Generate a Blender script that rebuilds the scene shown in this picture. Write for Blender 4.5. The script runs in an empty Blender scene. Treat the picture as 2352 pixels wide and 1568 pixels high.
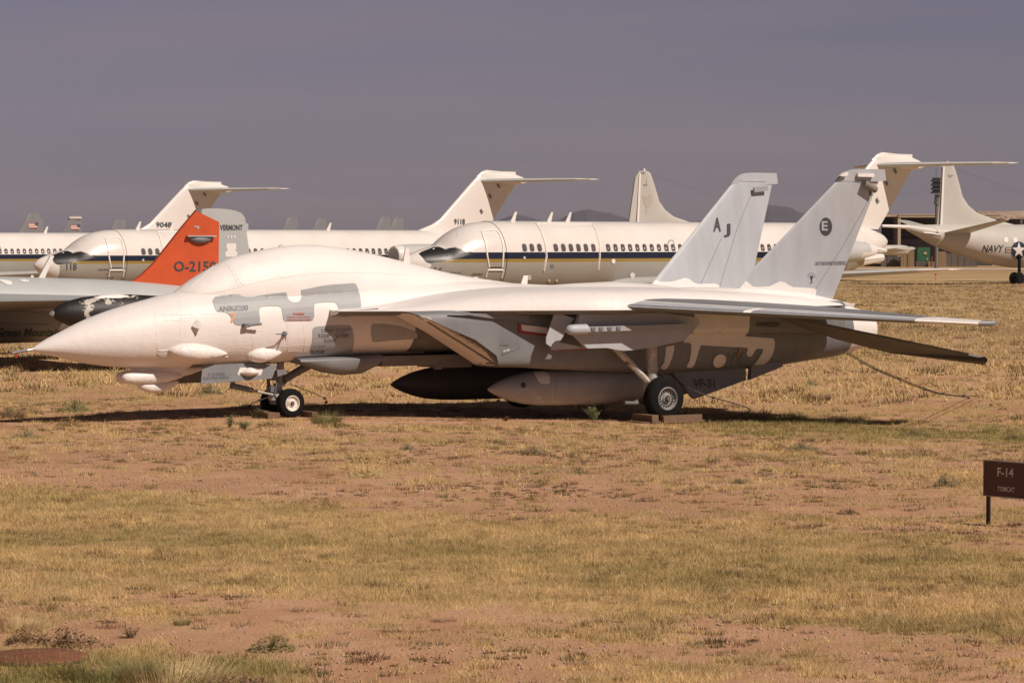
import bpy, bmesh, math, random
import numpy as np
from mathutils import Vector, Matrix
from mathutils.bvhtree import BVHTree
from mathutils.geometry import tessellate_polygon
random.seed(7); rng = np.random.default_rng(11)
S = bpy.context.scene; COL = S.collection

# ------------------------------------------------------------------ camera, sky, sun
F, HC, PIT = 6500.0, 3.347, -0.034         # focal length in units of a 2352 px wide frame, eye height, tilt
cam = bpy.data.cameras.new('camera'); co = bpy.data.objects.new('camera', cam); COL.objects.link(co)
co.location = (0, 0, HC); co.rotation_euler = (math.pi/2 + PIT, 0, 0)
cam.lens = 36*F/2352; cam.sensor_width = 36; cam.clip_start = 0.5; cam.clip_end = 60000
S.camera = co
SUN = Vector((0.80, -0.60, 1.0)).normalized()
EL = math.asin(SUN.z); AZ = math.atan2(SUN.x, SUN.y)
w = bpy.data.worlds.new('World'); S.world = w; w.use_nodes = True
nt = w.node_tree; N = nt.nodes; K = nt.links
bg = N['Background']; sky = N.new('ShaderNodeTexSky'); sky.sky_type = 'NISHITA'; sky.sun_disc = False
sky.sun_elevation = EL; sky.sun_rotation = AZ; sky.air_density = 1.0; sky.dust_density = 0.6; sky.ozone_density = 1.0
hs = N.new('ShaderNodeHueSaturation'); hs.inputs['Saturation'].default_value = 0.50
K.new(sky.outputs[0], hs.inputs['Color'])
mu = N.new('ShaderNodeMix'); mu.data_type = 'RGBA'; mu.blend_type = 'MULTIPLY'; mu.inputs[0].default_value = 1
K.new(hs.outputs[0], mu.inputs[6]); mu.inputs[7].default_value = (0.375, 0.322, 0.43, 1)
# thin cirrus
tc = N.new('ShaderNodeTexCoord'); mp = N.new('ShaderNodeMapping'); mp.inputs['Scale'].default_value = (2.0, 2.0, 26.0)
nz = N.new('ShaderNodeTexNoise'); nz.inputs['Scale'].default_value = 2.2; nz.inputs['Detail'].default_value = 6
K.new(tc.outputs['Generated'], mp.inputs[0]); K.new(mp.outputs[0], nz.inputs['Vector'])
cr = N.new('ShaderNodeValToRGB'); cr.color_ramp.elements[0].position = 0.42; cr.color_ramp.elements[1].position = 0.78
cr.color_ramp.elements[0].color = (0, 0, 0, 1); cr.color_ramp.elements[1].color = (0.30, 0.30, 0.30, 1)
K.new(nz.outputs[0], cr.inputs[0])
mc = N.new('ShaderNodeMix'); mc.data_type = 'RGBA'; K.new(cr.outputs[0], mc.inputs[0]); K.new(mu.outputs[2], mc.inputs[6])
mc.inputs[7].default_value = (3.4, 2.7, 2.75, 1)
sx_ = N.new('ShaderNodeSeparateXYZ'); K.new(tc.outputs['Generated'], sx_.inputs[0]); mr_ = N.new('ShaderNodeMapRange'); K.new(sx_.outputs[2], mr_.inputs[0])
mr_.inputs[1].default_value = .10; mr_.inputs[2].default_value = .5; mr_.inputs[3].default_value = 1.0; mr_.inputs[4].default_value = .30  # dims the sky overhead, out of view, to cut fill light in the shadows
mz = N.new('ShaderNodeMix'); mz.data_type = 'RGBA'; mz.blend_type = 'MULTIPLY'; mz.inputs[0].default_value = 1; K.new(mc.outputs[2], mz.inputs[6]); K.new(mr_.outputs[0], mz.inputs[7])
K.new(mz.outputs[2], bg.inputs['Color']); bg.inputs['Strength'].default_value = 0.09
sl = bpy.data.lights.new('sun', 'SUN'); so = bpy.data.objects.new('sun', sl); COL.objects.link(so)
sl.energy = 4.6; sl.angle = math.radians(0.53); sl.color = (1.0, 0.87, 0.755)
so.rotation_euler = SUN.to_track_quat('Z', 'Y').to_euler(); so.location = (50, -10, 60)
S.view_settings.view_transform = 'Standard'; S.view_settings.look = 'None'; S.view_settings.exposure = -0.06; S.view_settings.gamma = 1

# ------------------------------------------------------------------ helpers
def pixray(px, py):
    c, s = math.cos(PIT), math.sin(PIT)
    return Vector(((px-1176)/F, c - s*(784-py)/F, s + c*(784-py)/F))
class Pose:
    """where a thing stands: local x runs aft, y to starboard, z up"""
    def __init__(s, X, Y, Z, a):
        s.m = Matrix.Translation((X, Y, Z)) @ Matrix.Rotation(a, 4, 'Z'); s.i = s.m.inverted(); s.loc = (X, Y, Z); s.a = a
        s.o = s.i @ Vector((0, 0, HC)); s.r3 = s.i.to_3x3()
    def at(s, px, py, y=0.0):
        d = s.r3 @ pixray(px, py); t = (y - s.o.y)/d.y; return s.o + d*t
    def ray(s, px, py):
        return s.o, (s.r3 @ pixray(px, py)).normalized()
def ground_at(px, py, z=0):
    d = pixray(px, py); t = (z-HC)/d.z; return Vector((d.x*t, d.y*t, z))
def at_depth(px, py, Y):
    d = pixray(px, py); d = d*(Y/d.y); return Vector((d.x, Y, HC+d.z))

def link(o, parent=None):
    COL.objects.link(o)
    if parent is not None: o.parent = parent
    return o
def mesh_obj(name, v, f, mats, parent=None, smooth=35, mi=None):
    me = bpy.data.meshes.new(name); me.from_pydata([tuple(p) for p in v], [], [tuple(q) for q in f])
    for m in (mats if isinstance(mats, (list, tuple)) else [mats]):
        if m: me.materials.append(m)
    bm = bmesh.new(); bm.from_mesh(me); bmesh.ops.recalc_face_normals(bm, faces=bm.faces); bm.to_mesh(me); bm.free()
    if smooth:
        me.polygons.foreach_set('use_smooth', [True]*len(me.polygons)); me.set_sharp_from_angle(angle=math.radians(smooth))
    if mi:
        for p in me.polygons: p.material_index = mi(p.center, p.normal)
    return link(bpy.data.objects.new(name, me), parent)
def thing(name, label, cat, loc=(0,0,0), rz=0, group=None):
    o = bpy.data.objects.new(name, None); COL.objects.link(o); o.location = loc; o.rotation_euler = (0,0,rz)
    o.empty_display_size = 0.3
    return tag(o, label, cat, group)
def tag(o, label, cat=None, group=None):
    o['label'] = label
    if cat: o['category'] = cat
    if group: o['group'] = group
    return o
def dup(root, loc, rz=None, label=None, group=None):
    r = root.copy(); COL.objects.link(r); r.location = loc
    if rz is not None: r.rotation_euler = (0,0,rz)
    if label: r['label'] = label
    if group: r['group'] = group
    def kids(a, b):
        for ch in a.children:
            c = ch.copy(); COL.objects.link(c); c.parent = b; kids(ch, c)
    kids(root, r)
    return r

class MB:
    """collects several shapes that make up one part"""
    def __init__(s): s.v = []; s.f = []
    def add(s, v, f):
        n = len(s.v); s.v += [Vector(p) for p in v]; s.f += [tuple(i+n for i in q) for q in f]; return s
    def box(s, c, d, R=None):
        vs = [Vector((x*d[0]/2, y*d[1]/2, z*d[2]/2)) for x in (-1,1) for y in (-1,1) for z in (-1,1)]
        vs = [(R @ p if R else p) + Vector(c) for p in vs]
        return s.add(vs, [(0,1,3,2),(4,6,7,5),(0,4,5,1),(2,3,7,6),(0,2,6,4),(1,5,7,3)])
    def tube(s, pts, r, n=8, cap=True):
        pts = [Vector(p) for p in pts]; rs = r if isinstance(r, (list, tuple)) else [r]*len(pts); rings = []
        for i, p in enumerate(pts):
            d = (pts[min(i+1, len(pts)-1)] - pts[max(i-1, 0)]).normalized()
            a = d.orthogonal().normalized() if i == 0 else (pa - d*pa.dot(d)).normalized()
            pa = a; b = d.cross(a)
            rings.append([p + (a*math.cos(t)+b*math.sin(t))*rs[i] for t in [2*math.pi*k/n for k in range(n)]])
        v, f = loft(rings, cap); return s.add(v, f)
    def lathe(s, prof, o, axis, n=28, cap=True):
        axis = Vector(axis).normalized(); a = axis.orthogonal().normalized(); b = axis.cross(a)
        rings = [[Vector(o)+axis*h+(a*math.cos(t)+b*math.sin(t))*max(r, 1e-4) for t in [2*math.pi*k/n for k in range(n)]] for h, r in prof]
        v, f = loft(rings, cap); return s.add(v, f)
    def plate(s, pts, th):
        pts = [Vector(p) for p in pts]; nrm = Vector((0,0,0))
        for i in range(len(pts)): nrm += (pts[i]-pts[0]).cross(pts[(i+1) % len(pts)]-pts[0])
        nrm = nrm.normalized()*th/2; n = len(pts)
        v = [p-nrm for p in pts]+[p+nrm for p in pts]
        return s.add(v, [tuple(range(n))[::-1], tuple(range(n, 2*n))]+[(i, (i+1) % n, n+(i+1) % n, n+i) for i in range(n)])
    def obj(s, name, mats, parent=None, smooth=35, mi=None): return mesh_obj(name, s.v, s.f, mats, parent, smooth, mi)
def loft(rings, cap=True):
    n = len(rings[0]); v = [p for r in rings for p in r]
    f = [(i*n+k, i*n+(k+1) % n, (i+1)*n+(k+1) % n, (i+1)*n+k) for i in range(len(rings)-1) for k in range(n)]
    if cap: f += [tuple(range(n))[::-1], tuple(range((len(rings)-1)*n, len(rings)*n))]
    return v, f
def ring(x, zt, zb, hw, yc=0.0, e=2.0, n=32, zm=None, xo=None):
    if zm is None: zm = (zt+zb)/2
    out = []
    for k in range(n):
        t = 2*math.pi*k/n; c, s = math.cos(t), math.sin(t)
        y = yc + hw*math.copysign(abs(c)**(2/e), c); z = zm + ((zt-zm) if s > 0 else (zm-zb))*math.copysign(abs(s)**(2/e), s)
        out.append(Vector((x + (xo(z) if xo else 0), y, z)))
    return out
def smoothst(st, k=3):
    """Catmull-Rom densify station tuples"""
    a = np.array(st, float); out = []
    for i in range(len(a)-1):
        p0, p1, p2, p3 = a[max(i-1,0)], a[i], a[i+1], a[min(i+2, len(a)-1)]
        for j in range(k):
            t = j/k; out.append(0.5*(2*p1+(p2-p0)*t+(2*p0-5*p1+4*p2-p3)*t*t+(3*p1-p0-3*p2+p3)*t**3))
    out.append(a[-1]); return out
def wing(secs, up=(0,0,1), prof=None):
    """secs: (LE, TE, thickness)"""
    up = Vector(up); cs = prof or [0, .015, .06, .16, .3, .45, .6, .75, .9, 1]
    def th(c): return 5*(0.2969*math.sqrt(c)-0.126*c-0.3516*c*c+0.2843*c**3-0.1036*c**4)
    rings = []
    for le, te, t in secs:
        le, te = Vector(le), Vector(te); r = []
        for c in cs: r.append(le.lerp(te, c)+up*(th(c)*t+0.002))
        for c in cs[::-1][:-1]: r.append(le.lerp(te, c)-up*(th(c)*t+0.002))
        rings.append(r)
    return loft(rings)

# ------------------------------------------------------------------ materials
def mat(name, col, rough=0.5, var=0.06, scale=3.0, bump=0.0, bscale=30.0, metal=0.0, col2=None, thr=(0.45, 0.6), stretch=None, spec=0.5):
    m = bpy.data.materials.new(name); m.use_nodes = True; t = m.node_tree; n = t.nodes; l = t.links; b = n['Principled BSDF']
    b.inputs['Roughness'].default_value = rough; b.inputs['Metallic'].default_value = metal; b.inputs['Specular IOR Level'].default_value = spec
    tc = n.new('ShaderNodeTexCoord'); src = tc.outputs['Object']
    if stretch:
        mp = n.new('ShaderNodeMapping'); mp.inputs['Scale'].default_value = stretch; l.new(src, mp.inputs[0]); src = mp.outputs[0]
    nz = n.new('ShaderNodeTexNoise'); nz.inputs['Scale'].default_value = scale; nz.inputs['Detail'].default_value = 7; nz.inputs['Roughness'].default_value = 0.62
    l.new(src, nz.inputs['Vector'])
    r = n.new('ShaderNodeValToRGB'); e = r.color_ramp.elements
    if col2: e[0].position, e[1].position = thr; e[0].color = (*col, 1); e[1].color = (*col2, 1)
    else:
        e[0].position, e[1].position = 0.3, 0.7
        e[0].color = (*[max(0, c*(1-var)) for c in col], 1); e[1].color = (*[min(1, c*(1+var)) for c in col], 1)
    l.new(nz.outputs[0], r.inputs[0]); l.new(r.outputs[0], b.inputs['Base Color'])
    if bump:
        n2 = n.new('ShaderNodeTexNoise'); n2.inputs['Scale'].default_value = bscale; n2.inputs['Detail'].default_value = 4; l.new(tc.outputs['Object'], n2.inputs['Vector'])
        bp = n.new('ShaderNodeBump'); bp.inputs['Strength'].default_value = bump; bp.inputs['Distance'].default_value = 0.02
        l.new(n2.outputs[0], bp.inputs['Height']); l.new(bp.outputs[0], b.inputs['Normal'])
    return m
WHITE = mat('white_coating', (.755, .72, .70), .5, .035, 2.2, .32, 7, stretch=(1,1,.45))
WHITE2 = mat('white_coating_taped', (.77, .73, .705), .45, .05, 4, .8, 12)
GREY = mat('grey_paint', (.185, .19, .20), .5, .14, 2.2, .05, 20, stretch=(1,1,.5))
GREY2 = mat('exposed_grey_paint', (.33, .345, .36), .5, .05, 3)
FINGREY = mat('tail_grey_paint', (.41, .43, .465), .5, .08, 1.3, stretch=(3, 1, .6))
DKGREY = mat('dark_grey_paint', (.16, .165, .18), .5, .15, 5)
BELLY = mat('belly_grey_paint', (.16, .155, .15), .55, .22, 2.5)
BLACK = mat('black_paint', (.015, .015, .017), .4, .2)
INK = mat('dark_lettering', (.05, .055, .065), .6, .1)
GHOST = mat('faded_lettering', (.17, .18, .21), .6, .2, 8)
RED = mat('red_lettering', (.5, .13, .09), .6, .2)
ORANGE7 = mat('orange_numeral', (.75, .33, .15), .6, .1)
RUBBER = mat('tyre_rubber', (.010, .0095, .0095), .9, .25, 9, spec=.15)
RIM = mat('wheel_white', (.72, .68, .62), .45, .15, 12)
RIMD = mat('wheel_grey', (.26, .25, .25), .5, .2, 12)
STEEL = mat('steel', (.35, .33, .31), .35, .15, 12, metal=.8)
GEARW = mat('gear_white', (.44, .41, .37), .4, .35, 9)
DARK = mat('dark_recess', (.03, .028, .027), .8, .2)
WOOD = mat('weathered_timber', (.17, .105, .065), .85, .25, 6, .3, 40, stretch=(1, 6, 6))
CABLE = mat('wire_cable', (.035, .03, .028), .6, .1)
REDM = mat('red_edge_paint', (.33, .03, .025), .5, .1)
RUST = mat('rust_streak', (.33, .2, .07), .7, .3)
C9TAN = mat('airliner_white', (.74, .70, .66), .25, .02, .6)
GLASS = mat('window_shade', (.10, .085, .085), .25, .2, 6)
ENGREY = mat('engine_grey', (.50, .50, .49), .4, .05)
P3 = mat('patrol_grey_paint', (.50, .48, .44), .42, .04, .5)
ALU = mat('bare_metal', (.52, .52, .52), .3, .05, 3, metal=.7)
NAVYBLUE = mat('insignia_blue', (.02, .028, .06), .5, .05)
BGREY = mat('bomber_grey_paint', (.42, .44, .44), .5, .06, .8)
BORANGE = mat('orange_tail_paint', (.56, .085, .022), .45, .12, 1.2)
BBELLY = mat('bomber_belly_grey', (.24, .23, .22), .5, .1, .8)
PEEL = mat('peeling_black_paint', (.016, .014, .014), .55, .1, 2.3, .3, 12, col2=(.5, .47, .42), thr=(.565, .59))

def bvh_of(objs):
    v, f = [], []
    for o in objs:
        n = len(v); v += [p.co.copy() for p in o.data.vertices]; f += [tuple(i+n for i in q.vertices) for q in o.data.polygons]
    return BVHTree.FromPolygons(v, f)
class Skin:
    """lays painted marks and films on the real surface of a thing"""
    def __init__(s, pose, objs): s.p = pose; s.b = bvh_of(objs)
    def hit(s, px, py):
        o, d = s.p.ray(px, py); loc, nr, i, dist = s.b.ray_cast(o, d)
        if loc is None: return None
        if nr.dot(d) > 0: nr = -nr
        return loc, nr
    def patch(s, name, poly, m, parent, off=.009, step=8, label=None):
        bm = bmesh.new(); vs = [bm.verts.new((a, b, 0)) for a, b in poly]
        for t3 in tessellate_polygon([[Vector((a, b, 0)) for a, b in poly]]):
            try: bm.faces.new([vs[i] for i in t3])
            except ValueError: pass
        for _ in range(7):
            es = [e for e in bm.edges if e.calc_length() > step]
            if not es: break
            bmesh.ops.subdivide_edges(bm, edges=es, cuts=1); bmesh.ops.triangulate(bm, faces=[f for f in bm.faces if len(f.verts) > 3])
        return s._drop(name, bm, m, parent, off, label)
    def _drop(s, name, bm, m, parent, off, label=None):
        bad = []
        for v in bm.verts:
            h = s.hit(v.co.x, v.co.y)
            if h is None: bad.append(v)
            else: v.co = h[0]+h[1]*off
        if bad: bmesh.ops.delete(bm, geom=bad, context='VERTS')
        me = bpy.data.meshes.new(name); bm.to_mesh(me); bm.free(); me.materials.append(m)
        me.polygons.foreach_set('use_smooth', [True]*len(me.polygons))
        o = link(bpy.data.objects.new(name, me), parent)
        if label: o['label'] = label
        return o
    def text(s, name, body, box, m, parent, off=.016, shear=0.0, slope=0.0, align_h=True, font=None):
        """box: x0, y0 (top), x1, y1 (bottom) measured on the photograph"""
        me = text_mesh(body, shear); x0, y0, x1, y1 = box
        bm = bmesh.new(); bm.from_mesh(me); bmesh.ops.triangulate(bm, faces=bm.faces[:])
        xs = [v.co.x for v in bm.verts]; ys = [v.co.y for v in bm.verts]; ax, bx, ay, by = min(xs), max(xs), min(ys), max(ys)
        for v in bm.verts:
            u = (v.co.x-ax)/(bx-ax); t = (v.co.y-ay)/(by-ay)
            v.co = (x0+(x1-x0)*u, y1+(y0-y1)*t - slope*(x1-x0)*u, 0)
        bmesh.ops.subdivide_edges(bm, edges=[e for e in bm.edges if e.calc_length() > 9], cuts=1)
        return s._drop(name, bm, m, parent, off)
    def ridge(s, name, pts, r, m, parent, off=0.0, n=6, dens=8):
        q = []
        for (a, b), (c, d) in zip(pts[:-1], pts[1:]):
            k = max(1, int(math.hypot(c-a, d-b)/dens))
            for i in range(k): q.append((a+(c-a)*i/k, b+(d-b)*i/k))
        q.append(pts[-1]); P = [s.hit(*p) for p in q]; P = [h[0]+h[1]*off for h in P if h]
        if len(P) < 2: return None
        return MB().tube(P, r, n).obj(name, m, parent)
BOLD = .022
def text_mesh(body, shear=0.0):
    cu = bpy.data.curves.new('t', 'FONT'); cu.body = body; cu.size = 1; cu.shear = shear; cu.resolution_u = 2; cu.offset = BOLD
    o = bpy.data.objects.new('t', cu); COL.objects.link(o); dg = bpy.context.evaluated_depsgraph_get(); dg.update()
    me = bpy.data.meshes.new_from_object(o.evaluated_get(dg)); bpy.data.objects.remove(o); return me
def flat_text(name, body, o, ux, uy, wd, ht, m, parent):
    """letters laid on a flat face: o = lower left, ux/uy = directions"""
    me = text_mesh(body); xs = [v.co.x for v in me.vertices]; ys = [v.co.y for v in me.vertices]
    ax, bx, ay, by = min(xs), max(xs), min(ys), max(ys)
    for v in me.vertices: v.co = Vector(o)+Vector(ux)*((v.co.x-ax)/(bx-ax)*wd)+Vector(uy)*((v.co.y-ay)/(by-ay)*ht)
    me.materials.clear(); me.materials.append(m); me.name = name
    return link(bpy.data.objects.new(name, me), parent)
def Z1(*p): return [(a*.27098, 516.8+b*.27098) for a, b in p]
def Z2(*p): return [(401.9+a*.27098, 516.8+b*.27098) for a, b in p]
def Z3(*p): return [(803.9+a*.27098, 574.2+b*.27098) for a, b in p]
def Z4(*p): return [(1263.2+a*.27098, 574.2+b*.27098) for a, b in p]
def Z5(*p): return [(1722.6+a*.27102, 574.2+b*.27102) for a, b in p]
def Z6(*p): return [(1378.1+a*.29296, 333.0+b*.29296) for a, b in p]
def ZP(*p): return [(1033.6+a*.26855, 689.0+b*.26855) for a, b in p]
def ZN(*p): return [(516.8+a*.12207, 792.4+b*.12207) for a, b in p]
def ZM(*p): return [(1378.1+a*.17089, 631.6+b*.17089) for a, b in p]
def ZC(*p): return [(631.6+a*.3174, 344.5+b*.3174) for a, b in p]
def ZR(*p): return [(1837.5+a*.21966, 321.6+b*.21966) for a, b in p]
def ZL(*p): return [(a*.29296, 367.5+b*.29296) for a, b in p]
def bx4(z, a, b, c, d): p = z((a, b), (c, d)); return (*p[0], *p[1])

# ================================================================== swing-wing fighter jet
yaw = .565; cx, cy = -20.552, 49.04
c_, s_ = math.cos(yaw), math.sin(yaw)
JP = Pose(-(cx*c_+cy*s_), -cx*s_+cy*c_, 0, yaw)
jet = thing('fighter_jet', 'twin-tailed grey jet fighter under white protective coating, wings swept back, nearest aircraft', 'fighter jet', JP.loc, yaw)
# fuselage
st = [(0,1.43,1.41,.01),(.1,1.50,1.36,.075),(.3,1.61,1.305,.165),(.54,1.72,1.25,.25),(1.02,1.935,1.14,.40),(1.57,2.125,1.06,.53),(2.13,2.27,1.02,.62),(2.77,2.42,1.0,.69),
      (3.5,2.53,1.0,.74),(4.5,2.60,1.02,.78),(5.5,2.64,1.08,.80),(6.5,2.67,1.14,.82),(7.5,2.69,1.16,.84),(8.5,2.69,1.16,.86),(9.5,2.64,1.15,.9),(10.5,2.57,1.15,1.),(12,2.5,1.15,1.),(14,2.42,1.2,1.),(16,2.3,1.3,.9),(17.6,2.12,1.5,.7),(18.3,1.95,1.6,.5)]
R = []
for x, zt, zb, hw in smoothst(st, 4):
    e = 2.0+min(1, max(0, (x-1.5)/4))*.35
    R.append(ring(x, zt, zb, hw, e=e, n=48, zm=(zt*.45+zb*.55)))
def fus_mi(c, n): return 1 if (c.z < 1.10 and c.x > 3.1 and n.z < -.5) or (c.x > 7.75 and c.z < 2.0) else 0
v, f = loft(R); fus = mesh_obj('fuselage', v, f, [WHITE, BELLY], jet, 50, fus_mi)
cst = [(2.86,2.42,.06),(3.15,2.62,.26),(3.5,2.82,.35),(3.95,3.045,.41),(4.2,3.125,.445),(4.49,3.195,.465),(4.95,3.285,.485),(5.47,3.345,.5),(5.91,3.35,.505),(6.39,3.31,.505),(7.05,3.21,.5),(7.72,3.07,.48),(8.41,2.915,.45),(9.04,2.78,.42),(9.76,2.67,.36),(10.6,2.56,.2)]
R = [ring(x, zt, 2.0, hw*1.27, e=1.95, n=40, zm=2.30) for x, zt, hw in smoothst(cst, 3)]
v, f = loft(R); canopy = mesh_obj('canopy', v, f, WHITE, jet, 60)
# glove and centre deck
def glove(sgn, name):
    R = []
    for x, ple, zt in smoothst([(5.85,1.16,2.075),(6.3,1.36,2.085),(7.0,1.64,2.15),(8.0,2.05,2.31),(9.0,2.45,2.42),(10.0,2.85,2.47),(10.8,3.14,2.47),(11.4,3.16,2.46),(12.2,2.8,2.46),(13.5,2.5,2.44),(15,2.42,2.38),(16.5,2.35,2.28),(17.6,2.0,2.14)], 3):
        k = .5
        pr = [(k,2.0),(k,zt+.03),(ple*.35+k*.65,zt+.03),(ple*.62+k*.38,zt),(ple-.40,zt-.03),(ple-.18,2.09+(zt-2.09)*.72),(ple-.05,2.09+(zt-2.09)*.38),(ple,2.07),(ple-.03,2.03),(ple-.12,2.0),(ple-.3,1.985),(ple*.5+k*.5,1.97)]
        R.append([Vector((x, -sgn*p, z)) for p, z in pr])
    v, f = loft(R)
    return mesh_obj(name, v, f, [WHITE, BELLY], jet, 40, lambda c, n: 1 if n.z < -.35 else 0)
glv = glove(1, 'wing_glove'); glove(-1, 'wing_glove')
# engine nacelles
def rake(z):
    if z > 1.34: return 6.80+(2.10-z)/(2.10-1.34)*(8.75-6.80)
    return 8.75+(1.34-z)/(1.34-.95)*.15
def nacelle(sgn):
    R = []
    S_ = [(None,2.06,.95,1.08,2.16,7),(None,2.1,.93,1.04,2.17,6.5),(10.3,2.1,.87,1.0,2.17,5),(11.5,2.15,.80,.92,2.14,4),(13,2.2,.70,.85,2.12,3),(14.5,2.2,.71,.82,2.12,2.6),(16,2.2,.78,.8,2.1,2.3),(17.2,2.14,.9,.8,2.02,2.1),(17.6,2.11,.93,.82,1.99,2.1),(17.95,2.08,.98,.85,1.95,2.0),(18.1,2.06,1.0,.86,1.93,2),(18.5,1.97,1.1,.95,1.84,2),(18.75,1.88,1.2,1.04,1.76,2)]
    for i, (x, zt, zb, a, b, e) in enumerate(S_):
        if i == 0: R.append(ring(0, zt, zb, (b-a)/2, yc=-sgn*(a+b)/2, e=e, n=48, xo=rake))
        elif i == 1: R.append(ring(0, zt, zb, (b-a)/2, yc=-sgn*(a+b)/2, e=e, n=48, xo=lambda z: rake(z)*.55+.45*10.3))
        else: R.append(ring(x, zt, zb, (b-a)/2, yc=-sgn*(a+b)/2, e=e, n=48))
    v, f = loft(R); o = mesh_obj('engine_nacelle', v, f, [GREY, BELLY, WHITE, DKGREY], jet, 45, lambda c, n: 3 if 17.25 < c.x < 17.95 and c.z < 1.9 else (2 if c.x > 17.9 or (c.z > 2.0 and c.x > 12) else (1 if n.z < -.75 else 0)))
    R2 = [[p.copy() for p in ring(0, 2.03, .985, .51, yc=-sgn*1.62, e=7, n=40, xo=lambda z: rake(z)-.01)]]
    # cover over the intake mouth, set just inside the lip
    n = len(R2[0]); MB().add(R2[0]+[p+Vector((-.012,0,0)) for p in R2[0]], [tuple(range(n))[::-1], tuple(range(n, 2*n))]+[(i, (i+1) % n, n+(i+1) % n, n+i) for i in range(n)]).obj('intake_cover', [WHITE2, BELLY], jet, 30, None)
    return o
nac = nacelle(1); nac2 = nacelle(-1)
# side fairing above the nacelle
R = []
for x, po, zb in ((10.8,2.2,1.75),(11.6,2.24,1.6),(13,2.27,1.56),(14.5,2.27,1.55),(15.8,2.24,1.53),(17,2.12,1.5),(17.7,1.95,1.55)):
    R.append([Vector((x,-1.2,zb+.1)),Vector((x,-1.2,2.15)),Vector((x,-po+.1,2.16)),Vector((x,-po,2.1)),Vector((x,-po,1.9)),Vector((x,-po-.01,zb+.08)),Vector((x,-po+.03,zb)),Vector((x,-po+.28,zb-.11))])
v, f = loft(R); sidef = mesh_obj('side_fairing', v, f, [GREY], jet, 30)
# centre pancake belly and rear deck
v, f = loft([ring(x, zt, zb, hw, e=4, n=32) for x, zt, zb, hw in ((8.6,2.3,1.35,1.5),(10,2.38,1.45,1.7),(13,2.36,1.5,1.8),(16,2.26,1.6,1.7),(17.8,2.05,1.75,1.3),(18.6,1.9,1.8,1.0))])
mesh_obj('centre_body', v, f, [WHITE, BELLY], jet, 40, lambda c, n: 1 if n.z < .1 else 0)
# humps where the fins start and spine fairing
for sgn in (1, -1):
    v, f = loft([ring(x, zt, 2.0, hw, yc=-sgn*1.45, e=2, n=20, zm=2.1) for x, zt, hw in ((12.2,2.3,.2),(13,2.42,.4),(14,2.48,.45),(15,2.46,.45),(16,2.42,.4),(17,2.33,.34),(17.9,2.16,.25),(18.3,2.02,.1))])
    mesh_obj('fin_fairing', v, f, WHITE, jet, 60)
v, f = loft([ring(x, zt, 2.2, hw, e=2, n=20, zm=2.3) for x, zt, hw in ((10.8,2.48,.3),(12,2.55,.55),(13,2.585,.7),(14,2.53,.6),(15,2.42,.4))])
mesh_obj('spine_fairing', v, f, WHITE, jet, 60)
# wings
CS = [0, .004, .012, .022, .045, .07, .105, .13, .205, .32, .5, .7, .9, 1]
def jwing(sgn):
    secs = []
    le0, le1, te0, te1 = Vector((10.75,3.0,2.16)), Vector((18.45,5.74,1.735)), Vector((16.9,2.1,2.06)), Vector((19.5,4.75,1.74))
    for t in [-.04, 0, .06, .2, .348, .352, .372, .376, .5, .65, .795, .80, .87, .93, .962, .966, .99, 1]:
        a = le0.lerp(le1, t); b = te0.lerp(te1, t); th = .26*(1-t)+.10*t
        if t >= .99: a = a.lerp(b, .15 if t < 1 else .45)
        a.y *= -sgn; b.y *= -sgn; secs.append((a, b, th*1.0))
    v, f = wing(secs, prof=CS); m = len(CS)*2-1
    o = mesh_obj('wing', v, f, [GREY, DKGREY, FINGREY, WHITE2], jet, 40)
    for i, p in enumerate(o.data.polygons):
        q, k = divmod(i, m)
        if q >= len(secs)-1: continue
        kk = min(k, m-1-k)
        j = 0
        if kk < 3 or (k > m/2 and kk < 7): j = 1
        elif kk < 6: j = 2
        elif kk < 7: j = 3
        if q in (4, 5, 6) : j = 3 if kk < 6 and q == 5 else j
        if 10 <= q <= 13: j = 3
        if k > m/2 and j in (2, 3) and q < 10: j = 0
        p.material_index = j
    return o
w1 = jwing(1); jwing(-1)
# fins
def fin(sgn):
    P_ = [(14.9,2.3),(15.16,2.53),(17.74,4.83),(17.84,4.90),(18.03,4.93),(18.82,4.93),(18.84,4.78),(18.70,4.76),(18.62,4.45),(17.77,2.26),(16.95,2.2)]
    def pp(z): return 1.50+.145*(z-2.2)
    n = 14; zs = [2.2+(4.9-2.2)*i/n for i in range(n+1)]
    secs = []
    for z in zs:
        xl = 14.79+(z-2.2)*1.09 if z < 4.8 else 17.62+(z-4.8)*2.0
        xt = 17.75+(z-2.26)*.375
        secs.append((Vector((xl, -sgn*pp(z), z)), Vector((xt, -sgn*pp(z), z)), .055+.05*(4.9-z)/2.7))
    v, f = wing(secs, up=(0,1,0)); o = mesh_obj('tail_fin', v, f, FINGREY, jet, 40)
    MB().plate([(17.50,-sgn*pp(4.74),4.71),(17.62,-sgn*pp(4.83),4.83),(17.75,-sgn*pp(4.9),4.915),(17.90,-sgn*pp(4.9),4.955),(18.10,-sgn*pp(4.9),4.97),(18.80,-sgn*pp(4.9),4.97),(18.84,-sgn*pp(4.9),4.73),(18.6,-sgn*pp(4.8),4.71)], .06).obj('fin_cap', FINGREY, o, 20)
    if sgn == 1: MB().tube([JP.at(1984, 421, -pp(4.6)-.12), JP.at(2011, 436, -pp(4.6)-.10)], .075, 14).obj('light_pod', mat('pod_brown_grey', (.2,.18,.15), .6), o)
    else:
        a = JP.at(1733, 438, 1.86-.14); b = JP.at(1761, 431, 1.86-.1)
        MB().box((a+b)/2, ((b-a).length, .05, .11), Matrix.Rotation(-.12, 3, 'Y')).obj('light_pod', GREY2, o, 20)
    return o
fin1 = fin(1); fin2 = fin(-1)
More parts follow.
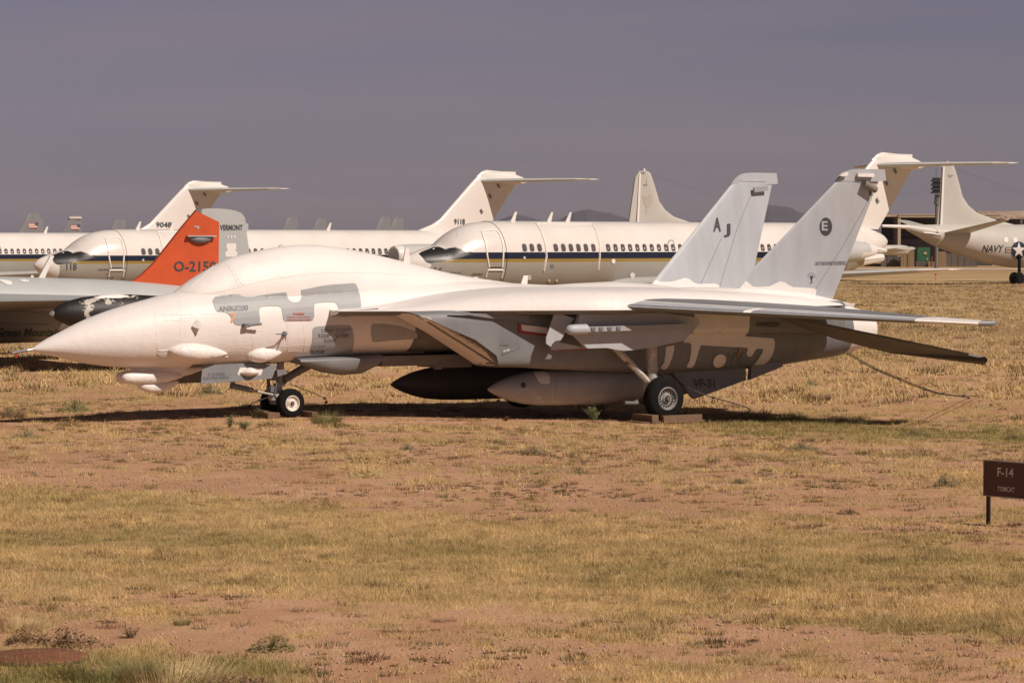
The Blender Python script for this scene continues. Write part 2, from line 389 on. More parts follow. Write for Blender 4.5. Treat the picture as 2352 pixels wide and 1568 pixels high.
# stabilators, drooped trailing edge
for sgn in (1, -1):
    a = JP.at(1752, 716, -2.15); b = JP.at(2262, 821, -4.86); c = JP.at(2262, 835, -4.94); d = JP.at(2042, 808, -3.3); e = JP.at(1918, 776, -2.2)
    pts = [a, b, JP.at(2268,828,-4.98), c, d, e]
    if sgn < 0: pts = [Vector((p.x, -p.y, p.z)) for p in pts]
    MB().plate(pts, .05).obj('stabilator', mat('stabilator_paint', (.17,.155,.135), .55, .14) if sgn == 1 else bpy.data.materials['stabilator_paint'], jet, 20)
    # ventral fin
    V_ = [(13.30,.78),(13.48,.53),(13.71,.21),(13.80,.19),(13.93,.22),(15.16,.53),(15.20,.80)]
    vf_ = MB().plate([(x, -sgn*(1.74+.28*(.78-z)), z) for x, z in V_], .05).obj('ventral_fin', GREY, jet, 20)
    if sgn == 1: vfin = vf_
    MB().plate([(x, -sgn*(1.80+.1*(.78-z)), z) for x, z in [(15.30,.90),(15.24,.54),(16.10,.79),(16.13,.92)]], .12).obj('ventral_fairing', GREY, jet, 20)
sk = Skin(JP, [fus, canopy, glv, nac, sidef])
Skin(JP, [vfin]).text('lettering', 'VF-31', bx4(Z4, 1212, 1092, 1398, 1166), INK, vfin, off=.01)
# painted patches left clear of the coating
skf = Skin(JP, [fus, canopy])
skf.patch('bare_paint_patch', Z2((318,640),(335,612),(420,595),(500,588),(550,592),(590,612),(650,612),(760,590),(860,578),(942,570),(950,600),(965,635),(1000,655),(1040,655),(1065,635),(1075,600),(1068,550),(1130,540),(1230,518),(1330,505),(1440,498),(1510,492),(1535,502),(1553,545),(1570,610),(1578,680),(1572,716),(1500,765),(1440,778),(1415,775),(1400,745),(1385,700),(1365,660),(1340,655),(1270,655),(1200,660),(1180,672),(1178,720),(1180,780),(1165,808),(1060,812),(935,815),(918,800),(910,740),(900,700),(875,688),(800,688),(740,692),(718,705),(712,740),(720,800),(715,830),(690,845),(560,850),(520,845),(500,835),(480,790),(455,755),(425,740),(360,735),(340,710)), GREY2, jet, label='long jagged grey patch under the cockpit')
skf.patch('bare_paint_patch', Z2((1165,900),(1172,870),(1200,860),(1300,852),(1400,850),(1480,850),(1500,870),(1513,940),(1515,1010),(1500,1070),(1470,1083),(1350,1090),(1200,1096),(1150,1092),(1145,1075),(1160,1010),(1168,950)), GREY2, jet, label='square grey patch with stencilled dates')
skf.patch('bare_paint_patch', Z2((1665,850),(1680,838),(1780,838),(1850,848),(1950,870),(2040,905),(2055,930),(2050,955),(2000,965),(1850,975),(1700,990),(1670,985),(1662,930)), GREY2, jet, label='small grey patch in the shadow of the wing glove')
sk.text('stencil', 'ANIK0200', bx4(Z2, 366, 690, 618, 735), GHOST, jet, slope=.04)
sk.text('numeral', '7', bx4(Z2, 466, 748, 515, 825), ORANGE7, jet)
sk.text('stencil', 'WARNING', bx4(Z2, 995, 743, 1092, 765), RED, jet)
sk.text('stencil', 'CONTAINS CANOPY JETTISON', bx4(Z2, 945, 775, 1150, 791), RED, jet)
sk.text('stencil', 'SYSTEM EXPLOSIVE CHARGES', bx4(Z2, 945, 797, 1150, 809), RED, jet)
for (t, a, b, c, d, mm) in (('RP TYPE 2000',1237,880,1340,893,GHOST),('03 MAR 2011',1237,896,1330,908,GHOST),('R.P. TYPE 2000',1358,880,1478,893,GHOST),('19 AUG 2007',1362,898,1440,912,GHOST),
    ('RP TYPE 2000',1212,922,1312,934,INK),('20 AUG 2001',1212,938,1304,950,INK),('R.P. TYPE 2000',1352,922,1468,936,INK),('MAR. 03 2012',1360,940,1460,952,INK),('RP TYPE 2000',1262,965,1364,977,INK),('13 JULY 2012',1262,981,1362,993,INK),
    ('R.P. TYPE 2000',1170,1018,1268,1030,GHOST),('R.P. TYPE 2000',1150,1060,1265,1072,INK),('JAN. 08 2007',1150,1076,1265,1088,INK)):
    sk.text('stencil', t, bx4(Z2, a, b, c, d), mm, jet)
# coating on the rear nacelle with clear windows
sk.patch('white_film', ZM((1260,506),(1600,512),(2012,548),(2005,700),(1990,760),(1945,822),(2330,850),(2348,900),(2340,990),(2310,1080),(2260,1150),(2200,1195),(2090,1208),(2075,1195),(2130,1120),(2180,1040),(2188,1000),(2165,985),(2100,988),(2075,1020),(2040,1085),(2010,1095),(1975,1080),(1968,1040),(1985,990),(1970,975),(1870,968),(1600,955),(1350,942),(1330,1000),(1300,1100),(1270,1190),(1235,1240),(1170,1238),(1165,1215),(1200,1150),(1222,1040),(1222,930),(1200,908),(1120,903),(1130,870),(1240,760),(1290,700)), WHITE2, jet, off=.010, step=8)
sk.patch('white_film', ZM((880,965),(995,940),(990,1010),(965,1120),(920,1220),(880,1265),(820,1255),(815,1240),(860,1170),(878,1050)), WHITE, jet)
sk.patch('round_cover', [(ZM((1597,1143))[0][0]+14.6*math.cos(t), ZM((1597,1143))[0][1]+14.3*math.sin(t)-3*math.cos(t)) for t in [k*math.pi/12 for k in range(24)]], WHITE2, jet, off=.03)
sk.text('lettering', 'VY', bx4(ZM, 1712, 1045, 1940, 1205), GHOST, jet, off=.022)
sk.patch('rust_streak', ZM((1862,968),(1888,968),(1862,1090),(1838,1130)), RUST, jet, off=.026)
sk.text('stencil', 'ANIK0200', bx4(Z4, 1742, 610, 1940, 652), INK, jet, off=.028)
sk.text('stencil', 'DANGER', bx4(Z3, 1270, 787, 1345, 807), GHOST, jet, off=.02)
sk.patch('warning_band', Z3((1285,870),(1440,800),(1440,822),(1285,890)), GHOST, jet, off=.015)
sk.text('stencil', 'INTAKE', bx4(Z3, 1295, 848, 1346, 868), WHITE, jet, off=.028, slope=.3)
sk.patch('white_film', Z3((500,575),(530,556),(640,560),(700,590),(660,605),(560,602),(510,592)), WHITE, jet)
sk.patch('white_film', Z2((1640,1080),(2110,1065),(2118,1085),(1640,1100)), WHITE, jet)
# tape ridges of the coating
for pts in (Z2((400,315),(445,335),(490,380),(530,450),(555,490),(580,515)), Z2((430,330),(480,400),(515,470),(545,520)), Z2((580,515),(700,487),(850,455),(1000,430),(1200,410),(1450,402),(1700,405),(2000,425)),
            Z2((610,250),(650,280),(668,316),(770,298)), Z2((1172,175),(1200,200),(1225,243),(1320,247)), Z2((110,555),(250,420),(380,300)), Z2((60,565),(200,590),(420,560),(580,515)),
            Z1((1150,660),(1200,690),(1235,725)), Z1((1290,810),(1310,860)), Z1((1340,990),(1330,1100),(1345,1170)), Z2((0,975),(120,990),(330,982)), Z2((560,900),(760,895)),
            Z4((1480,583),(1640,584)), Z3((2230,350),(2225,420),(2230,490)), Z2((1140,1100),(1300,1094),(1510,1088)), Z2((800,1165),(1050,1140),(1100,1120),(1640,1100))):
    sk.ridge('coating_seam', pts, .0055, WHITE2, jet, off=.0)
# teardrop antenna fairings bagged in white film
def blister(c0, c1, r, flat=.55, name='antenna_fairing', parent=jet, m=WHITE2):
    h0, h1 = sk.hit(*c0), sk.hit(*c1); a, b = h0[0], h1[0]; n = h0[1]; ax = (b-a); L = ax.length; ax.normalize(); u = ax.cross(n).normalized()
    R = []
    for i in range(15):
        t = i/14; rr = r*math.sin(math.pi*t**.8)**.8+.004
        R.append([a+ax*L*t+(u*math.cos(q)*rr+n*math.sin(q)*rr*flat) for q in [2*math.pi*k/18 for k in range(18)]])
    v, f = loft(R); return mesh_obj(name, v, f, m, parent, 50)
blister(Z1((1420,1062))[0], Z1((1930,1088))[0], .17, 1.15); blister(Z2((600,1105))[0], Z2((905,1080))[0], .15, 1.1)
rw = random.Random(3)
for (x0, y0, n_) in ((1345,1065,5), (1500,1160,2), (1800,1090,4)):
    for i in range(n_):
        p = Z1((x0+rw.uniform(-10,20), y0+i*10), (x0+rw.uniform(70,140), y0+i*10+rw.uniform(-25,25))); sk.ridge('film_crease', p, .014, WHITE2, jet, off=-.002)
for i in range(5):
    p = Z2((600+rw.uniform(0,20),1095+i*9),(680+rw.uniform(0,60),1085+i*12)); sk.ridge('film_crease', p, .012, WHITE2, jet)
for i in range(34):
    x0, y0 = rw.uniform(0, 1080), rw.uniform(870, 1120); 
    if i % 3 == 0: x0, y0 = rw.uniform(-300, 250), rw.uniform(660, 1080)
    L_, a_ = rw.uniform(60, 300), rw.uniform(-.1, .04)
    p = [(x0+L_*t, y0+L_*t*a_+rw.uniform(-5,5)) for t in (0,.25,.5,.75,1)]; skf.ridge('film_crease', Z2(*p), .005, WHITE2, jet, off=-.0015)
for p in (((-180,700),(-150,860),(-165,1040)), ((30,620),(60,800),(40,1000),(20,1120)), ((905,700),(960,880),(955,1090)), ((1090,850),(1100,1000),(1085,1120)), ((640,860),(660,1000),(650,1120))):
    skf.ridge('panel_joint', Z2(*p), .006, WHITE2, jet, off=-.001)
# probes on the nose side
h = sk.hit(*Z1((1665,850))[0]); MB().plate([h[0]+Vector(q) for q in ((-.10,-.02,-.02),(0,-.02,.12),(.07,-.1,.03),(.02,-.13,-.08))], .03).obj('vane', WHITE, jet, 20)
h = sk.hit(*Z2((590,850))[0]); p = h[0]; MB().box(p+Vector((0,-.06,0)), (.1,.12,.07)).tube([p+Vector((0,-.1,0)), p+Vector((.28,-.16,.03))], .025).obj('angle_of_attack_probe', DKGREY, jet)
h = sk.hit(*Z2((925,920))[0]); p = h[0]; MB().lathe([(0,.05),(.05,.045),(.08,.02)], p, (0,-1,0), 12).tube([p+Vector((0,-.06,0)), p+Vector((-.1,-.17,0)), p+Vector((-.27,-.18,0))], [.018,.014,.01]).plate([p+Vector((0,-.1,0)), p+Vector((-.05,-.12,-.02)), p+Vector((-.03,-.12,-.15))], .01).obj('pitot_probe', DKGREY, jet)
# nose boom
MB().tube([(.02,0,1.42), (-.12,0,1.40)], [.022,.012]).obj('nose_probe', STEEL, jet)
MB().tube([(-.10,0,1.405), (-.22,0,1.385)], [.03,.024]).tube([(-.22,0,1.39), (-.40,.0,1.355)], [.02,.03]).obj('probe_clamp', DKGREY, jet)
MB().plate([(-.30,0,1.37),(-.28,0,1.27),(-.33,0,1.26),(-.34,0,1.36)], .01).obj('warning_ribbon', REDM, jet)
# chin sensor pods
for q, nm in ((-.13, 'chin_sensor_pod'), (.15, 'chin_sensor_pod')):
    x0 = 1.74 if q < 0 else 1.76
    R = [ring(x0+a, .845+r, .845-r, r, yc=q, n=20) for a, r in ((0,.01),(.03,.07),(.08,.105),(.2,.122),(.7,.122),(.95,.10),(1.15,.055),(1.28,.01))]
    v, f = loft(R); mesh_obj(nm, v, f, WHITE2 if q < 0 else WHITE, jet, 50)
v, f = loft([ring(x, zt, zb, hw, e=2.5, n=20) for x, zt, zb, hw in ((2.0,1.1,.86,.05),(2.15,1.1,.8,.12),(2.7,1.1,.78,.13),(3.2,1.15,.86,.10),(3.6,1.15,.98,.04))]); mesh_obj('chin_pod_pylon', v, f, WHITE, jet, 50)
v, f = loft([ring(x, .76, zb, hw, yc=-.06, e=2.3, n=20) for x, zb, hw in ((2.08,.70,.05),(2.2,.60,.11),(2.35,.545,.12),(2.6,.55,.11),(2.8,.62,.08),(2.95,.72,.03))]); mesh_obj('chin_blister', v, f, WHITE, jet, 50)
# nose gear doors
def pl(z, pts, y): return [JP.at(*p, y) for p in z(*pts)]
dpts = [(464.8,838),(460.7,881.3),(540,876),(624,869),(636,838),(560,834)]
gd = MB().plate([JP.at(a, b, -.52-(b-838)*.0012) for a, b in dpts], .025).obj('nose_gear_door', GREY, jet, 20)
dk = Skin(JP, [gd])
dk.text('lettering', 'PC AN ARCHER', bx4(Z2, 282, 1250, 428, 1277), GHOST, gd, off=.01, slope=.04)
dk.text('lettering', 'LAKE BUTLER, FLORIDA', bx4(Z2, 240, 1284, 458, 1312), GHOST, gd, off=.01, slope=.04)
q = pl(ZN, [(245,520),(290,420),(350,425),(700,440),(715,480),(680,560),(600,640),(450,662),(310,665),(250,600)], -.57)
q = [Vector((p.x, -.535, p.z)) for p in q]; MB().plate(q, .05).obj('light_cover', WHITE2, gd, 30)
cc = sum(q, Vector())/len(q); v, f = loft([ring(cc.x-.2+t*.42, cc.z+.02+.1*math.sin(math.pi*t)+.005, cc.z+.02-.06*math.sin(math.pi*t)-.005, .14*math.sin(math.pi*t)+.01, yc=-.56, n=16) for t in [i/10 for i in range(11)]]); mesh_obj('landing_light', v, f, WHITE, gd, 50)
MB().plate([Vector((p.x, .50, p.z-.02)) for p in [JP.at(a, b, -.5) for a, b in [(440,838),(436,884),(540,880),(624,872),(630,838)]]], .025).obj('nose_gear_door', BELLY, jet, 20)
v, f = loft([ring(x, 1.16+.02*(x-5.4), zb, .30, yc=-.42, e=2.6, n=20, zm=1.1) for x, zb in ((5.25,1.08),(5.5,.99),(5.9,.86),(6.3,.80),(6.7,.82),(7.0,.95),(7.1,1.08))]); mesh_obj('rear_gear_door', v, f, GREY, jet, 30)
MB().plate(pl(ZN, [(965,400),(1215,498),(990,596)], -.3), .02).obj('small_gear_door', GREY, jet, 20)
MB().box((8.2,.0,1.06), (2.2,1.3,.2)).box((8.8,-.2,1.0),(.8,.8,.2)).box((7.6,.5,.96),(.2,.1,.1)).box((8.4,-.6,.93),(.14,.1,.12)).obj('belly_equipment', BELLY, jet, 20)
# nose gear
sx = 5.15
MB().tube([(sx+.02,-.02,1.1),(sx+.02,-.02,.60)], .075, 16).obj('nose_strut', GEARW, jet)
MB().tube([(sx+.02,-.02,.66),(sx+.02,-.02,.60)], .095, 16).tube([(sx-.03,-.02,.64),(sx-.10,-.02,.34)], [.085,.12], 14).tube([(sx-.1,-.02,.42),(sx-.1,-.02,.33)], .13, 14).tube([(sx-.04,-.42,.28),(sx-.04,.42,.28)], .05, 10).obj('axle_housing', GEARW, jet)
MB().tube([(sx+.05,-.1,.72),(sx+.75,-.1,1.08)], .075, 12).tube([(sx+.08,.12,.66),(sx+.95,.1,1.05)], .05, 10).obj('drag_brace', BELLY, jet)
MB().tube([(sx-.1,-.10,.42),(sx-.72,-.07,.56)], .022, 8).tube([(sx-.1,.06,.42),(sx-.72,.02,.56)], .022, 8).obj('launch_bar_rods', GEARW, jet)
MB().tube([(sx-.6,-.04,.535),(sx-1.06,-.04,.64)], [.05,.06], 10).tube([(sx-1.02,-.04,.64),(sx-1.03,-.04,.75)], [.04,.045], 10).obj('launch_bar', DKGREY, jet)
MB().tube([(sx-.12,-.15,.72),(sx-.16,-.12,.42),(sx-.08,-.2,.35)], .02).tube([(sx-.2,.1,.9),(sx-.16,.1,.5)], .035).box((sx-.16,-.02,.82),(.1,.3,.2)).box((sx-.2,-.02,.55),(.08,.2,.12)).obj('hydraulic_lines', DKGREY, jet)
def wheel(o, ax, r, wd, rimr, parent, mrim, spokes=0):
    """o centre, ax points outward"""
    t = MB().lathe([(-wd/2,rimr),(-wd/2,r*.8),(-wd*.42,r*.93),(-wd*.25,r),(wd*.25,r),(wd*.42,r*.93),(wd/2,r*.8),(wd/2,rimr),(wd*.3,rimr*.98)], o, ax, 40, cap=True).obj('wheel', RUBBER, parent, 50)
    t['label'] = 'wheel and tyre'
    rm = MB().lathe([(wd*.30,rimr*.995),(wd*.52,rimr*.995),(wd*.54,rimr*.93),(wd*.44,rimr*.86),(wd*.32,rimr*.80),(wd*.31,rimr*.45),(wd*.40,rimr*.42),(wd*.46,rimr*.34),(wd*.47,rimr*.02)], o, ax, 32).obj('rim', mrim, t, 30)
    A = Vector(ax).normalized(); a = A.orthogonal().normalized(); b = A.cross(a); m = MB()
    if spokes:
        for k in range(spokes):
            an = 2*math.pi*k/spokes; c = Vector(o)+A*wd*.34+(a*math.cos(an)+b*math.sin(an))*rimr*.66
            m.lathe([(0,rimr*.085),(.012,rimr*.085)], c, A, 8)
    m.lathe([(wd*.45,rimr*.28),(wd*.52,rimr*.28)], o, A, 6).obj('hub', DARK, t, 20)
    MB().lathe([(wd*.5,rimr*.17),(wd*.6,rimr*.15)], o, A, 8).obj('hub_cap', STEEL, t, 20)
    return t
wheel((5.22,-.34,.28), (0,-1,0), .285, .19, .155, jet, RIM, 0); wheel((5.22,.34,.28), (0,1,0), .285, .19, .155, jet, RIMD, 0)
# main gear
gz = -.2
for sgn in (1, -1):
    y = -sgn*2.42
    MB().tube([(12.32,y,1.5),(12.36,y,.34)], [.12,.105], 16).tube([(12.34,y,.9),(12.34,y,.82)], .13, 14).tube([(12.36,y,.27),(12.40,-sgn*2.75,.27)], .07, 12).obj('main_strut', GEARW, jet)
    MB().tube([(11.35,y+sgn*.05,1.42),(12.3,y,.55)], .07, 8).box((12.3,y,.5),(.2,.2,.22)).obj('side_brace', GEARW, jet)
    MB().tube([(11.7,y,1.0),(12.3,y,.8)], .03).tube([(12.42,y,1.2),(12.45,y,.5)], .02).tube([(11.9,y,.18),(12.3,y,.32)], .04).tube([(11.6,y-sgn*.1,.2),(12.25,y,.16)], .035).obj('torque_links', BELLY, jet)
    wheel((12.46,-sgn*2.66,.27), (0,-sgn,0), .44, .29, .235, jet, RIMD, 16)
# main gear doors (one long plate with a red edge below)
MB().plate(pl(ZP, [(895,105),(1060,155),(932,362),(1170,412),(868,428),(865,402),(820,372),(820,320)], -2.5), .03).obj('main_gear_door', FINGREY, jet, 20)
MB().plate(pl(ZP, [(868,420),(1170,405),(1170,422),(868,433)], -2.47), .04).obj('door_edge', REDM, jet, 20)
MB().plate(pl(ZP, [(585,205),(600,205),(605,262),(830,295),(825,308),(590,280)], -2.19), .03).obj('inner_door_edge', REDM, jet, 20)
MB().plate(pl(ZP, [(605,210),(830,235),(830,290),(612,262)], -2.18), .03).obj('inner_door', WHITE2, jet, 20)
MB().plate(pl(ZP, [(0,105),(670,130),(672,195),(560,180),(300,150)], -2.2), .04).obj('glove_vane_edge', GREY, jet, 20)
# weapons pylon with rail
MB().plate(pl(ZP, [(1040,282),(1165,413),(1335,408),(1400,422),(1475,432),(1550,428),(1700,408),(1995,345),(2060,265),(2130,200),(2100,150),(1800,106),(1365,122),(1100,118),(1070,225)], -2.62), .10).obj('weapons_pylon', FINGREY, jet, 20)
a, b = JP.at(*ZP((1165,250))[0], -2.86), JP.at(*ZP((2080,222))[0], -2.86)
R_ = (b-a); MB().box((a+b)/2, (R_.length,.10,.10), R_.to_track_quat('X','Z').to_matrix()).box((a+b)/2+Vector((0,.1,0)), (R_.length*.9,.12,.05), R_.to_track_quat('X','Z').to_matrix()).obj('launch_rail', GREY2, jet, 20)
a2 = a-R_.normalized()*.48; MB().lathe([(0,.02),(.03,.065),(.09,.098),(.2,.105),(.48,.105),(.5,.07)], a2, R_, 18).obj('rail_nose', FINGREY, jet, 50)
m = MB()
for t in (.05,.12,.2,.28): m.box(a+R_*t+Vector((0,-.055,.005)), (.09,.03,.06))
m.obj('rail_fittings', DKGREY, jet, 20)
a, b = JP.at(*ZP((1160,285))[0], -2.75), JP.at(*ZP((1275,278))[0], -2.75); MB().box((a+b)/2, (.5,.08,.06)).obj('rail_shoe', FINGREY, jet, 20)
# drop tanks
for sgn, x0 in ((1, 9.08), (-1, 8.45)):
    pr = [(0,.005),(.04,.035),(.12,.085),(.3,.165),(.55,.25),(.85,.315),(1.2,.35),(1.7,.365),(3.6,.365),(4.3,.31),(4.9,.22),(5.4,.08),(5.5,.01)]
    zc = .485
    t = MB().lathe(pr, (x0,-sgn*1.38,zc), (1,0,.0), 36).obj('drop_tank', mat('tank_paint', (.33,.33,.335), .42, .10) if sgn == 1 else mat('far_tank_dark', (.09,.082,.08), .5, .15), jet, 60)  # far tank coloured much darker than the near one
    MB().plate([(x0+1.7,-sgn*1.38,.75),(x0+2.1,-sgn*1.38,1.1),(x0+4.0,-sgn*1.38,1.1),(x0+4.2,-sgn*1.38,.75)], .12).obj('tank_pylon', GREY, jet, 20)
    if sgn == 1: tank = t
tk = Skin(JP, [tank])
tk.patch('emblem_disc', [(ZP((627,728))[0][0]+6.0*math.cos(t), ZP((627,728))[0][1]+6.6*math.sin(t)) for t in [k*math.pi/8 for k in range(16)]], INK, tank, off=.006)
tk.ridge('tank_seam', ZP((900,660),(905,760),(900,850),(890,895)), .004, INK, tank)
tk.patch('tank_cover', ZP((712,617),(800,612),(835,630),(853,660),(853,705),(838,718),(772,714),(750,690)), WHITE2, tank)
# spine antennas, stub probes
def blade(pts, y, m, th=.03, name='blade_antenna'): return MB().plate([JP.at(*p, y) for p in pts], th).obj(name, m, jet, 20)
blade([(1194,658),(1201.7,632.5),(1211.7,633),(1210,659)], 0, WHITE); blade([(925,606),(931,569.5),(937.5,569.5),(942,608)], 0, WHITE)
blade([(1083,640),(1087,636),(1094,636),(1098,642)], 0, WHITE, .1)
sf = Skin(JP, [fin1]); sg = Skin(JP, [fin2])
sf.patch('white_film', Z6((1088,1130),(1140,1063),(1165,1080),(1200,1110),(1260,1112),(1330,1105),(1370,1085),(1410,1068),(1450,1075),(1475,1095),(1510,1112),(1600,1115),(1680,1122),(1695,1135),(1688,1190),(1400,1190),(1100,1190)), WHITE, fin1)
sg.patch('white_film', Z6((362,1100),(410,1038),(440,1060),(475,1073),(560,1072),(620,1055),(665,1040),(700,1050),(730,1075),(770,1090),(900,1085),(935,1100),(925,1150),(700,1160),(380,1150)), WHITE, fin2)
sf.patch('emblem_disc', [(Z6((1770,640))[0][0]+14.2*math.cos(t), Z6((1770,640))[0][1]+21*math.sin(t)) for t in [k*math.pi/14 for k in range(28)]], INK, fin1, off=.007)
sf.text('lettering', 'E', bx4(Z6, 1735, 597, 1783, 670), FINGREY, fin1, off=.014)
sf.text('lettering', 'USS THEODORE ROOSEVELT', bx4(Z5, 551, 98, 820, 130), GHOST, fin1, off=.008, shear=.15, slope=.02)
sf.text('lettering', 'IE', bx4(Z6, 2110, 360, 2135, 395), INK, fin1, off=.008)
sf.patch('trophy_emblem', Z6((1645,1025),(1670,1024),(1667,1045),(1660,1058),(1661,1068),(1670,1072),(1646,1073),(1656,1068),(1655,1058),(1648,1045)), INK, fin1)
sf.text('lettering', '2003', bx4(Z6, 1641, 1076, 1667, 1084), GHOST, fin1)
arc = [Z6((1657+30*math.cos(t), 1030-30*math.sin(t)))[0] for t in [math.pi*(-.1+1.2*k/12) for k in range(13)]]
arc2 = [Z6((1657+24*math.cos(t), 1030-24*math.sin(t)))[0] for t in [math.pi*(-.1+1.2*k/12) for k in range(13)]]
for k in range(0, 12, 1):
    if k % 2 == 0: sf.patch('trophy_emblem_ring', [arc[k], arc[k+1], arc2[k+1], arc2[k]], GHOST, fin1)
sg.text('lettering', 'A', bx4(Z6, 888, 568, 946, 678), INK, fin2)
sg.text('lettering', 'J', bx4(Z6, 970, 618, 1020, 722), INK, fin2)
for s2, o2, L_ in ((sf, fin1, (Z6((2150,330),(2080,480),(1900,800),(1690,1130)), Z6((1880,265),(2010,290),(2170,330)))), (sg, fin2, (Z6((1210,340),(1130,520),(1060,700),(940,1110)), Z6((960,315),(1080,285),(1300,290)), Z6((950,735),(790,1090))))):
    for q in L_: s2.ridge('panel_line', q, .006, GHOST, o2, off=0)
sf.patch('white_film', ZR((600,352),(765,350),(770,365),(765,388),(605,386),(597,370)), WHITE2, fin1, off=.03) if False else None
MB().plate([JP.at(*p, -1.96) for p in ZR((600,350),(765,350),(770,368),(765,388),(605,385),(597,368))], .06).obj('white_cover', WHITE2, fin1, 30)
MB().plate([JP.at(*p, -1.96) for p in ZR((412,376),(440,345),(480,334),(496,350),(490,372),(450,382))], .06).obj('white_cover', WHITE2, fin1, 30)

# ================================================================== timber blocks and boards under the wheels, cables
def block(name, label, cat, c, d, rz, group=None, m=WOOD):
    o = MB().box((0,0,d[2]/2), d).obj(name, m, None, 20); o.location = c; o.rotation_euler = (0,0,rz)
    bv = o.modifiers.new('b', 'BEVEL'); bv.width = .006; return tag(o, label, cat, group)
def jw(x, y, z): return JP.m @ Vector((x, y, z))
block('timber_chock', 'brown timber chock in front of the fighter nose wheels', 'wheel chock', jw(4.72,-.30,.0), (.26,.62,.12), yaw, 'timber blocks at the fighter wheels')
block('timber_chock', 'short timber chock behind the fighter nose wheels', 'wheel chock', jw(5.62,-.35,.0), (.12,.5,.11), yaw, 'timber blocks at the fighter wheels')
block('timber_board', 'thin pale board lying on top of the front nose wheel chock', 'board', jw(4.66,-.2,.12), (.1,.4,.03), yaw)
block('timber_chock', 'long timber chock leaning along the outer side of the near main wheel', 'wheel chock', jw(12.62,-3.05,gz), (.95,.12,.15), yaw, 'timber blocks at the fighter wheels')
block('timber_chock', 'timber chock ahead of the near main wheel', 'wheel chock', jw(11.95,-2.75,gz), (.16,.7,.17), yaw, 'timber blocks at the fighter wheels')
block('timber_board', 'flat weathered board the near main wheel stands on', 'board', jw(12.46,-2.75,gz+.005), (1.5,.6,.03), yaw)
def cable(label, pts, r=.012, knots=()):
    m = MB(); P = smoothst([tuple(p) for p in pts], 6); m.tube([Vector(p) for p in P], r, 5)
    for t in knots: p = Vector(P[int(t*(len(P)-1))]); m.box(p, (.06,.04,.04))
    return tag(m.obj('tie_down_cable', CABLE), label, 'cable', 'tie-down cables of the fighter')
# ================================================================== terrain height
def H(X, Y):
    """ground falls away gently towards the fighter's tail"""
    X = np.asarray(X, float); Y = np.asarray(Y, float)
    dx = X-JP.loc[0]; dy = Y-JP.loc[1]; lx = dx*c_+dy*s_; ly = -dx*s_+dy*c_
    dip = -0.034*np.clip(lx-6.0, 0, 11.5)*np.clip((34-lx)/12, 0, 1)
    side = np.clip((22-np.abs(ly))/12, 0, 1); side = side*side*(3-2*side)
    return dip*side + .012*np.sin(X*1.3+Y*.4)*np.sin(Y*.9-X*.3)
def hz(X, Y): return float(H(X, Y))

# cables
A1 = JP.at(1936, 806, -1.4); B1 = JP.at(1938, 802, -1.2)
def onground(px, py, up=0):
    p = ground_at(px, py, -.2)
    for _ in range(4): p = ground_at(px, py, hz(p.x, p.y)+up)
    return p
g1 = onground(2225, 916); g2 = onground(2298, 929)
cable('nearer wire cable sagging from the fighter tail to the grass at right', [JP.m@A1, at_depth(2000,843,60), at_depth(2078,877,58.7), at_depth(2150,902,58), g1+Vector((0,0,.03)), g2], .011, (.55,.62,.8))
cable('farther wire cable sagging from the fighter tail to the grass at right', [JP.m@B1, at_depth(2005,842,60.2), at_depth(2085,876,59), at_depth(2165,904,58.2), g1+Vector((.3,.3,.03)), g2+Vector((-.25,-.4,0))], .009, (.6,.7))
cable('clipped wire cable running from the near main wheel to the ground', [jw(12.6,-2.2,.75), jw(12.95,-2.55,.55), jw(13.5,-2.7,.30), jw(14.3,-3.1,.02), onground(1690,958), onground(1760,972)], .012, (.2,.33,.45))
cable('thin wire cable from the fighter nose wheels down to the ground on the left', [jw(5.05,-.1,.45), jw(4.5,-.1,.28), onground(575,938)], .01, (.4,.7))
cable('thin wire cable from the fighter nose strut down to the grass on the right', [jw(5.3,-.1,.65), jw(6.0,-.3,.35), onground(738,935)], .008, (.5,.7))

# ================================================================== twin-jet airliners
def paint_bands(name, bands, rough=.25):
    m = bpy.data.materials.new(name); m.use_nodes = True; t = m.node_tree; n = t.nodes; l = t.links; b = n['Principled BSDF']; b.inputs['Roughness'].default_value = rough
    tc = n.new('ShaderNodeTexCoord'); sp = n.new('ShaderNodeSeparateXYZ'); l.new(tc.outputs['Object'], sp.inputs[0])
    mr = n.new('ShaderNodeMapRange'); mr.inputs[1].default_value = 0; mr.inputs[2].default_value = 10; l.new(sp.outputs[2], mr.inputs[0])
    r = n.new('ShaderNodeValToRGB'); r.color_ramp.interpolation = 'CONSTANT'; e = r.color_ramp.elements
    e[0].position = 0; e[0].color = (*bands[0][1], 1); e[1].position = bands[1][0]/10; e[1].color = (*bands[1][1], 1)
    for z, c in bands[2:]: q = e.new(z/10); q.color = (*c, 1)
    l.new(mr.outputs[0], r.inputs[0])
    nz = n.new('ShaderNodeTexNoise'); nz.inputs['Scale'].default_value = .7; nz.inputs['Detail'].default_value = 6; l.new(tc.outputs['Object'], nz.inputs['Vector'])
    m2 = n.new('ShaderNodeMapRange'); m2.inputs[1].default_value=.3; m2.inputs[2].default_value=.7; m2.inputs[3].default_value=.93; m2.inputs[4].default_value=1.03; l.new(nz.outputs[0], m2.inputs[0])
    mx = n.new('ShaderNodeMix'); mx.data_type='RGBA'; mx.blend_type='MULTIPLY'; mx.inputs[0].default_value=1; l.new(r.outputs[0], mx.inputs[6]); l.new(m2.outputs[0], mx.inputs[7]); l.new(mx.outputs[2], b.inputs['Base Color'])
    return m
LIVERY = paint_bands('airliner_livery', [(0,(.33,.31,.27)),(2.52,(.30,.20,.045)),(2.665,(.012,.016,.035)),(2.99,(.74,.70,.66))])
